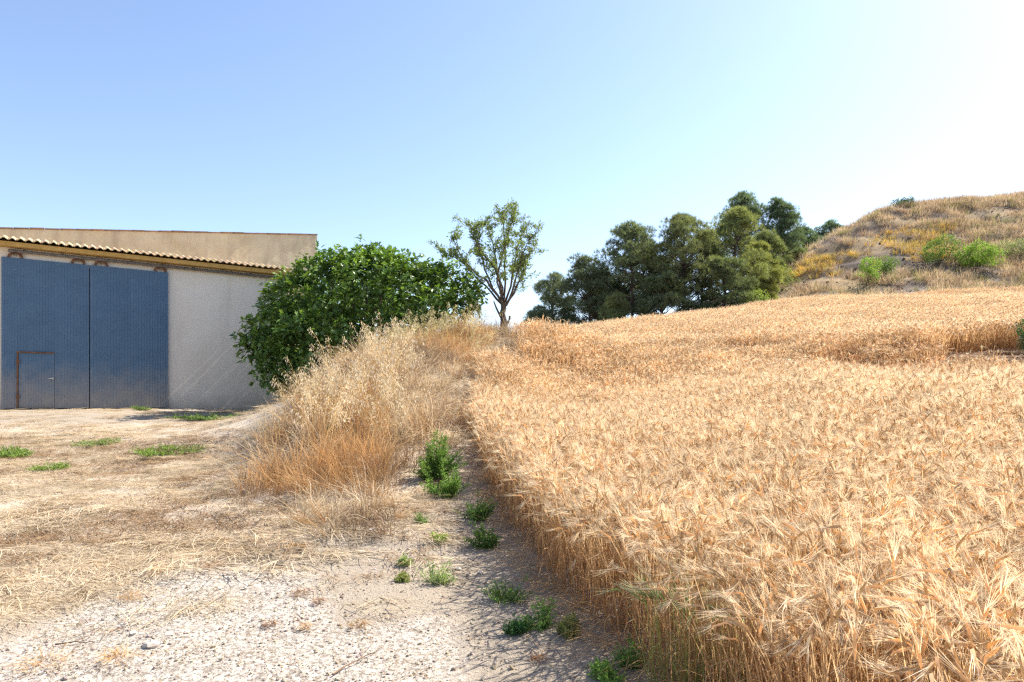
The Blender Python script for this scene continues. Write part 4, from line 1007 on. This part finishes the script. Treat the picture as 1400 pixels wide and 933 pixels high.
WG = (.13, .22, .05); WD = (.085, .15, .04); WP = (.20, .26, .11)
weed(592, 655, 62, 72, 'tallest bushy bright green weed at the foot of the bank', 71, WG, n=4200, leaf=.04)
weed(612, 680, 46, 48, 'bright green weed leaning out below the tallest weed', 72, WG, n=1800)
weed(652, 712, 48, 36, 'dark green leafy weed in the shade of the barley edge', 73, WD, leaf=.045)
weed(664, 750, 36, 44, 'dark green weed with upright stems just below the shaded weed', 74, WD, leaf=.045)
weed(594, 797, 44, 34, 'pale grey-green low weed alone on bare earth', 75, WP)
weed(600, 740, 26, 14, 'small yellow-green weed on the path above the grey-green weed', 76, (.19, .25, .06))
weed(578, 716, 18, 14, 'tiny bright green seedling near the bank straw', 77, WG)
weed(690, 822, 60, 38, 'low spreading green weed at the barley foot with pale stems', 78, (.11, .18, .05))
weed(738, 860, 46, 46, 'feathery green weed between two lower weeds at the barley foot', 79, (.11, .19, .05))
weed(706, 868, 30, 20, 'small dark blue-green weed on bare earth beside the feathery weed', 80, (.06, .13, .045))
weed(778, 868, 36, 34, 'olive dry-tipped weed against the barley stems', 81, (.16, .17, .06))
weed(862, 915, 44, 48, 'green bushy weed among the barley stems', 82, (.10, .19, .045))
weed(828, 930, 52, 24, 'low bright weed sprawling from under the barley', 83, WG)
weed(549, 795, 18, 10, 'tiny olive seedling beside dry straw on the path', 84, (.16, .18, .06))
weed(552, 774, 16, 12, 'tiny grey-green seedling beside the olive seedling', 85, WP)
YG = 'green weed patches in the yard'
weed(215, 622, 88, 15, 'largest patch of low green weeds in the straw yard', 86, (.16, .23, .06), 'weed_patch', YG, 1300, .06, 'weed patch', 1.2)
weed(18, 625, 60, 15, 'green weed patch near the blue door', 87, (.16, .23, .06), 'weed_patch', YG, 800, .06, 'weed patch', 1.2)
weed(76, 642, 46, 11, 'small green weed patch deeper in the straw', 88, (.16, .22, .06), 'weed_patch', YG, 500, .05, 'weed patch', 1.2)
weed(132, 609, 60, 10, 'thin sparse green weed patch on pale ground', 89, (.17, .22, .08), 'weed_patch', YG, 700, .05, 'weed patch', 1.4)
weed(295, 574, 110, 9, 'shaded green weeds along the white barn wall', 90, (.12, .18, .06), 'weed_patch', YG, 1500, .07, 'weed patch', .6)
weed(196, 561, 26, 8, 'small green weed at the foot of the blue door', 91, (.14, .2, .06), 'weed_patch', YG, 350, .06, 'weed patch', .6)

# green barley at the crop corner
for k, (px_, py_, lb_) in enumerate([(905, 950, 'still-green barley tuft at the crop corner, leaning outward'), (945, 955, 'still-green barley tuft with yellowing stems inside the crop corner'), (1000, 960, 'greenish barley tuft farthest inside the crop corner')]):
    p = ground_hit(px_, py_, 2.2); t = thing('green_barley_tuft', tuple(p), lb_, 'barley', 'green barley tufts')
    build(barley_patch(16, .16, 500 + k, h0=.50, col_mul=(.62, .95, .62)), 'stalks', M_BARLEY, t); build(blades(26, 510 + k, .08, .3, .5, .7, (.16, .22, .05), (.45, .46, .16), .007), 'blades', M_BARLEY, t)

# little dry cushions on the gravel
for k, (px_, py_, w_, lb_, c) in enumerate([(292, 778, 34, 'rust-brown dry cushion plant at the straw edge', 0), (176, 822, 44, 'orange dry tuft with spreading stalks on gravel', 1), (412, 815, 34, 'flat rust-brown cushion plant on gravel', 0), (437, 826, 24, 'round rust-brown cushion plant beside the flat one', 0),
        (369, 858, 24, 'dark rust cushion plant alone on gravel', 0), (300, 742, 40, 'orange dry tuft where straw thins out', 1), (222, 782, 36, 'straw-coloured dry tuft among gravel', 1), (160, 905, 70, 'large splayed orange tuft on white gravel', 1), (60, 915, 90, 'wide pale orange tuft on the gravel corner', 1),
        (420, 862, 26, 'small orange tuft beside the cushion plants', 1), (490, 860, 40, 'tan dry tuft on bare earth', 1), (405, 752, 40, 'orange dry tuft under the straw bank', 1), (735, 905, 30, 'reddish dry tuft on bare earth by the barley', 0)]):
    p = ground_hit(px_, py_); w = w_ / F * p[1] * .5
    g = blades(90, 520 + k, w * .5, w * .4, w * 1.1, 1.0 if c else 1.5, (.20, .09, .035) if c == 0 else (.40, .22, .08), (.40, .20, .075) if c == 0 else (.66, .44, .20), .004, lie=.55)
    o = build(g, 'dry_tuft', M_STRAW); o.location = p; tag(o, lb_, 'dry tuft', 'dry tufts on the gravel')

# loose stones
for k, (px_, py_, w_, lb_) in enumerate([(207, 884, 20, 'largest white stone on the gravel'), (300, 247 + 560, 9, 'small white stone in the gravel near a cushion plant'), (508, 728, 13, 'pale rounded stone at the edge of the bank straw'), (627, 780, 9, 'small grey stone beside the grey-green weed'),
        (335, 806, 8, 'white pebble on the open gravel'), (657, 785, 8, 'small pale stone in the barley shade'), (182, 870, 12, 'white stone beside the largest white stone'), (495, 757, 9, 'small tan stone on bare earth'), (445, 668, 11, 'pale stone caught in the bank straw')]):
    p = ground_hit(px_, py_); w = w_ / F * p[1] * .5
    o = build(pebw(540 + k), 'stone', M_STONE); o.location = (p[0], p[1], p[2] + w * .25); o.scale = (w, w, w); o.rotation_euler = (0, 0, k); tag(o, lb_, 'stone', 'loose stones')
# twigs
for k, (a, b, rr, lb_) in enumerate([((76, 884), (130, 881), .006, 'dark straight twig lying on white gravel'), ((455, 925), (525, 888), .005, 'reddish forked twig lying on pale earth'), ((150, 868), (170, 862), .005, 'short dark twig on the gravel beside an orange tuft')]):
    p = ground_hit(*a); q = ground_hit(*b); mid = (p + q) / 2 + [0, 0, .02]
    V, f = limb([p + [0, 0, .012], mid, q + [0, 0, .012]], rr, rr * .4, 6, 9, rng, .006); g = G().add(V, f, (1, 1, 1))
    for j in range(3):
        u = .3 + .2 * j; s_ = p + (q - p) * u + [0, 0, .018]; V, f = limb([s_, s_ + (q - p) * .18 + [0, (.09 if j % 2 else -.09) * 2, .02]], rr * .5, rr * .2, 4, 5, rng, .004); g.add(V, f, (1, 1, 1))
    o = build(g, 'twig', M_TWIG, loc=tuple(p)); tag(o, lb_, 'twig', 'fallen twigs')
for o in bpy.data.objects:
    if '_w' in o: del o['_w']
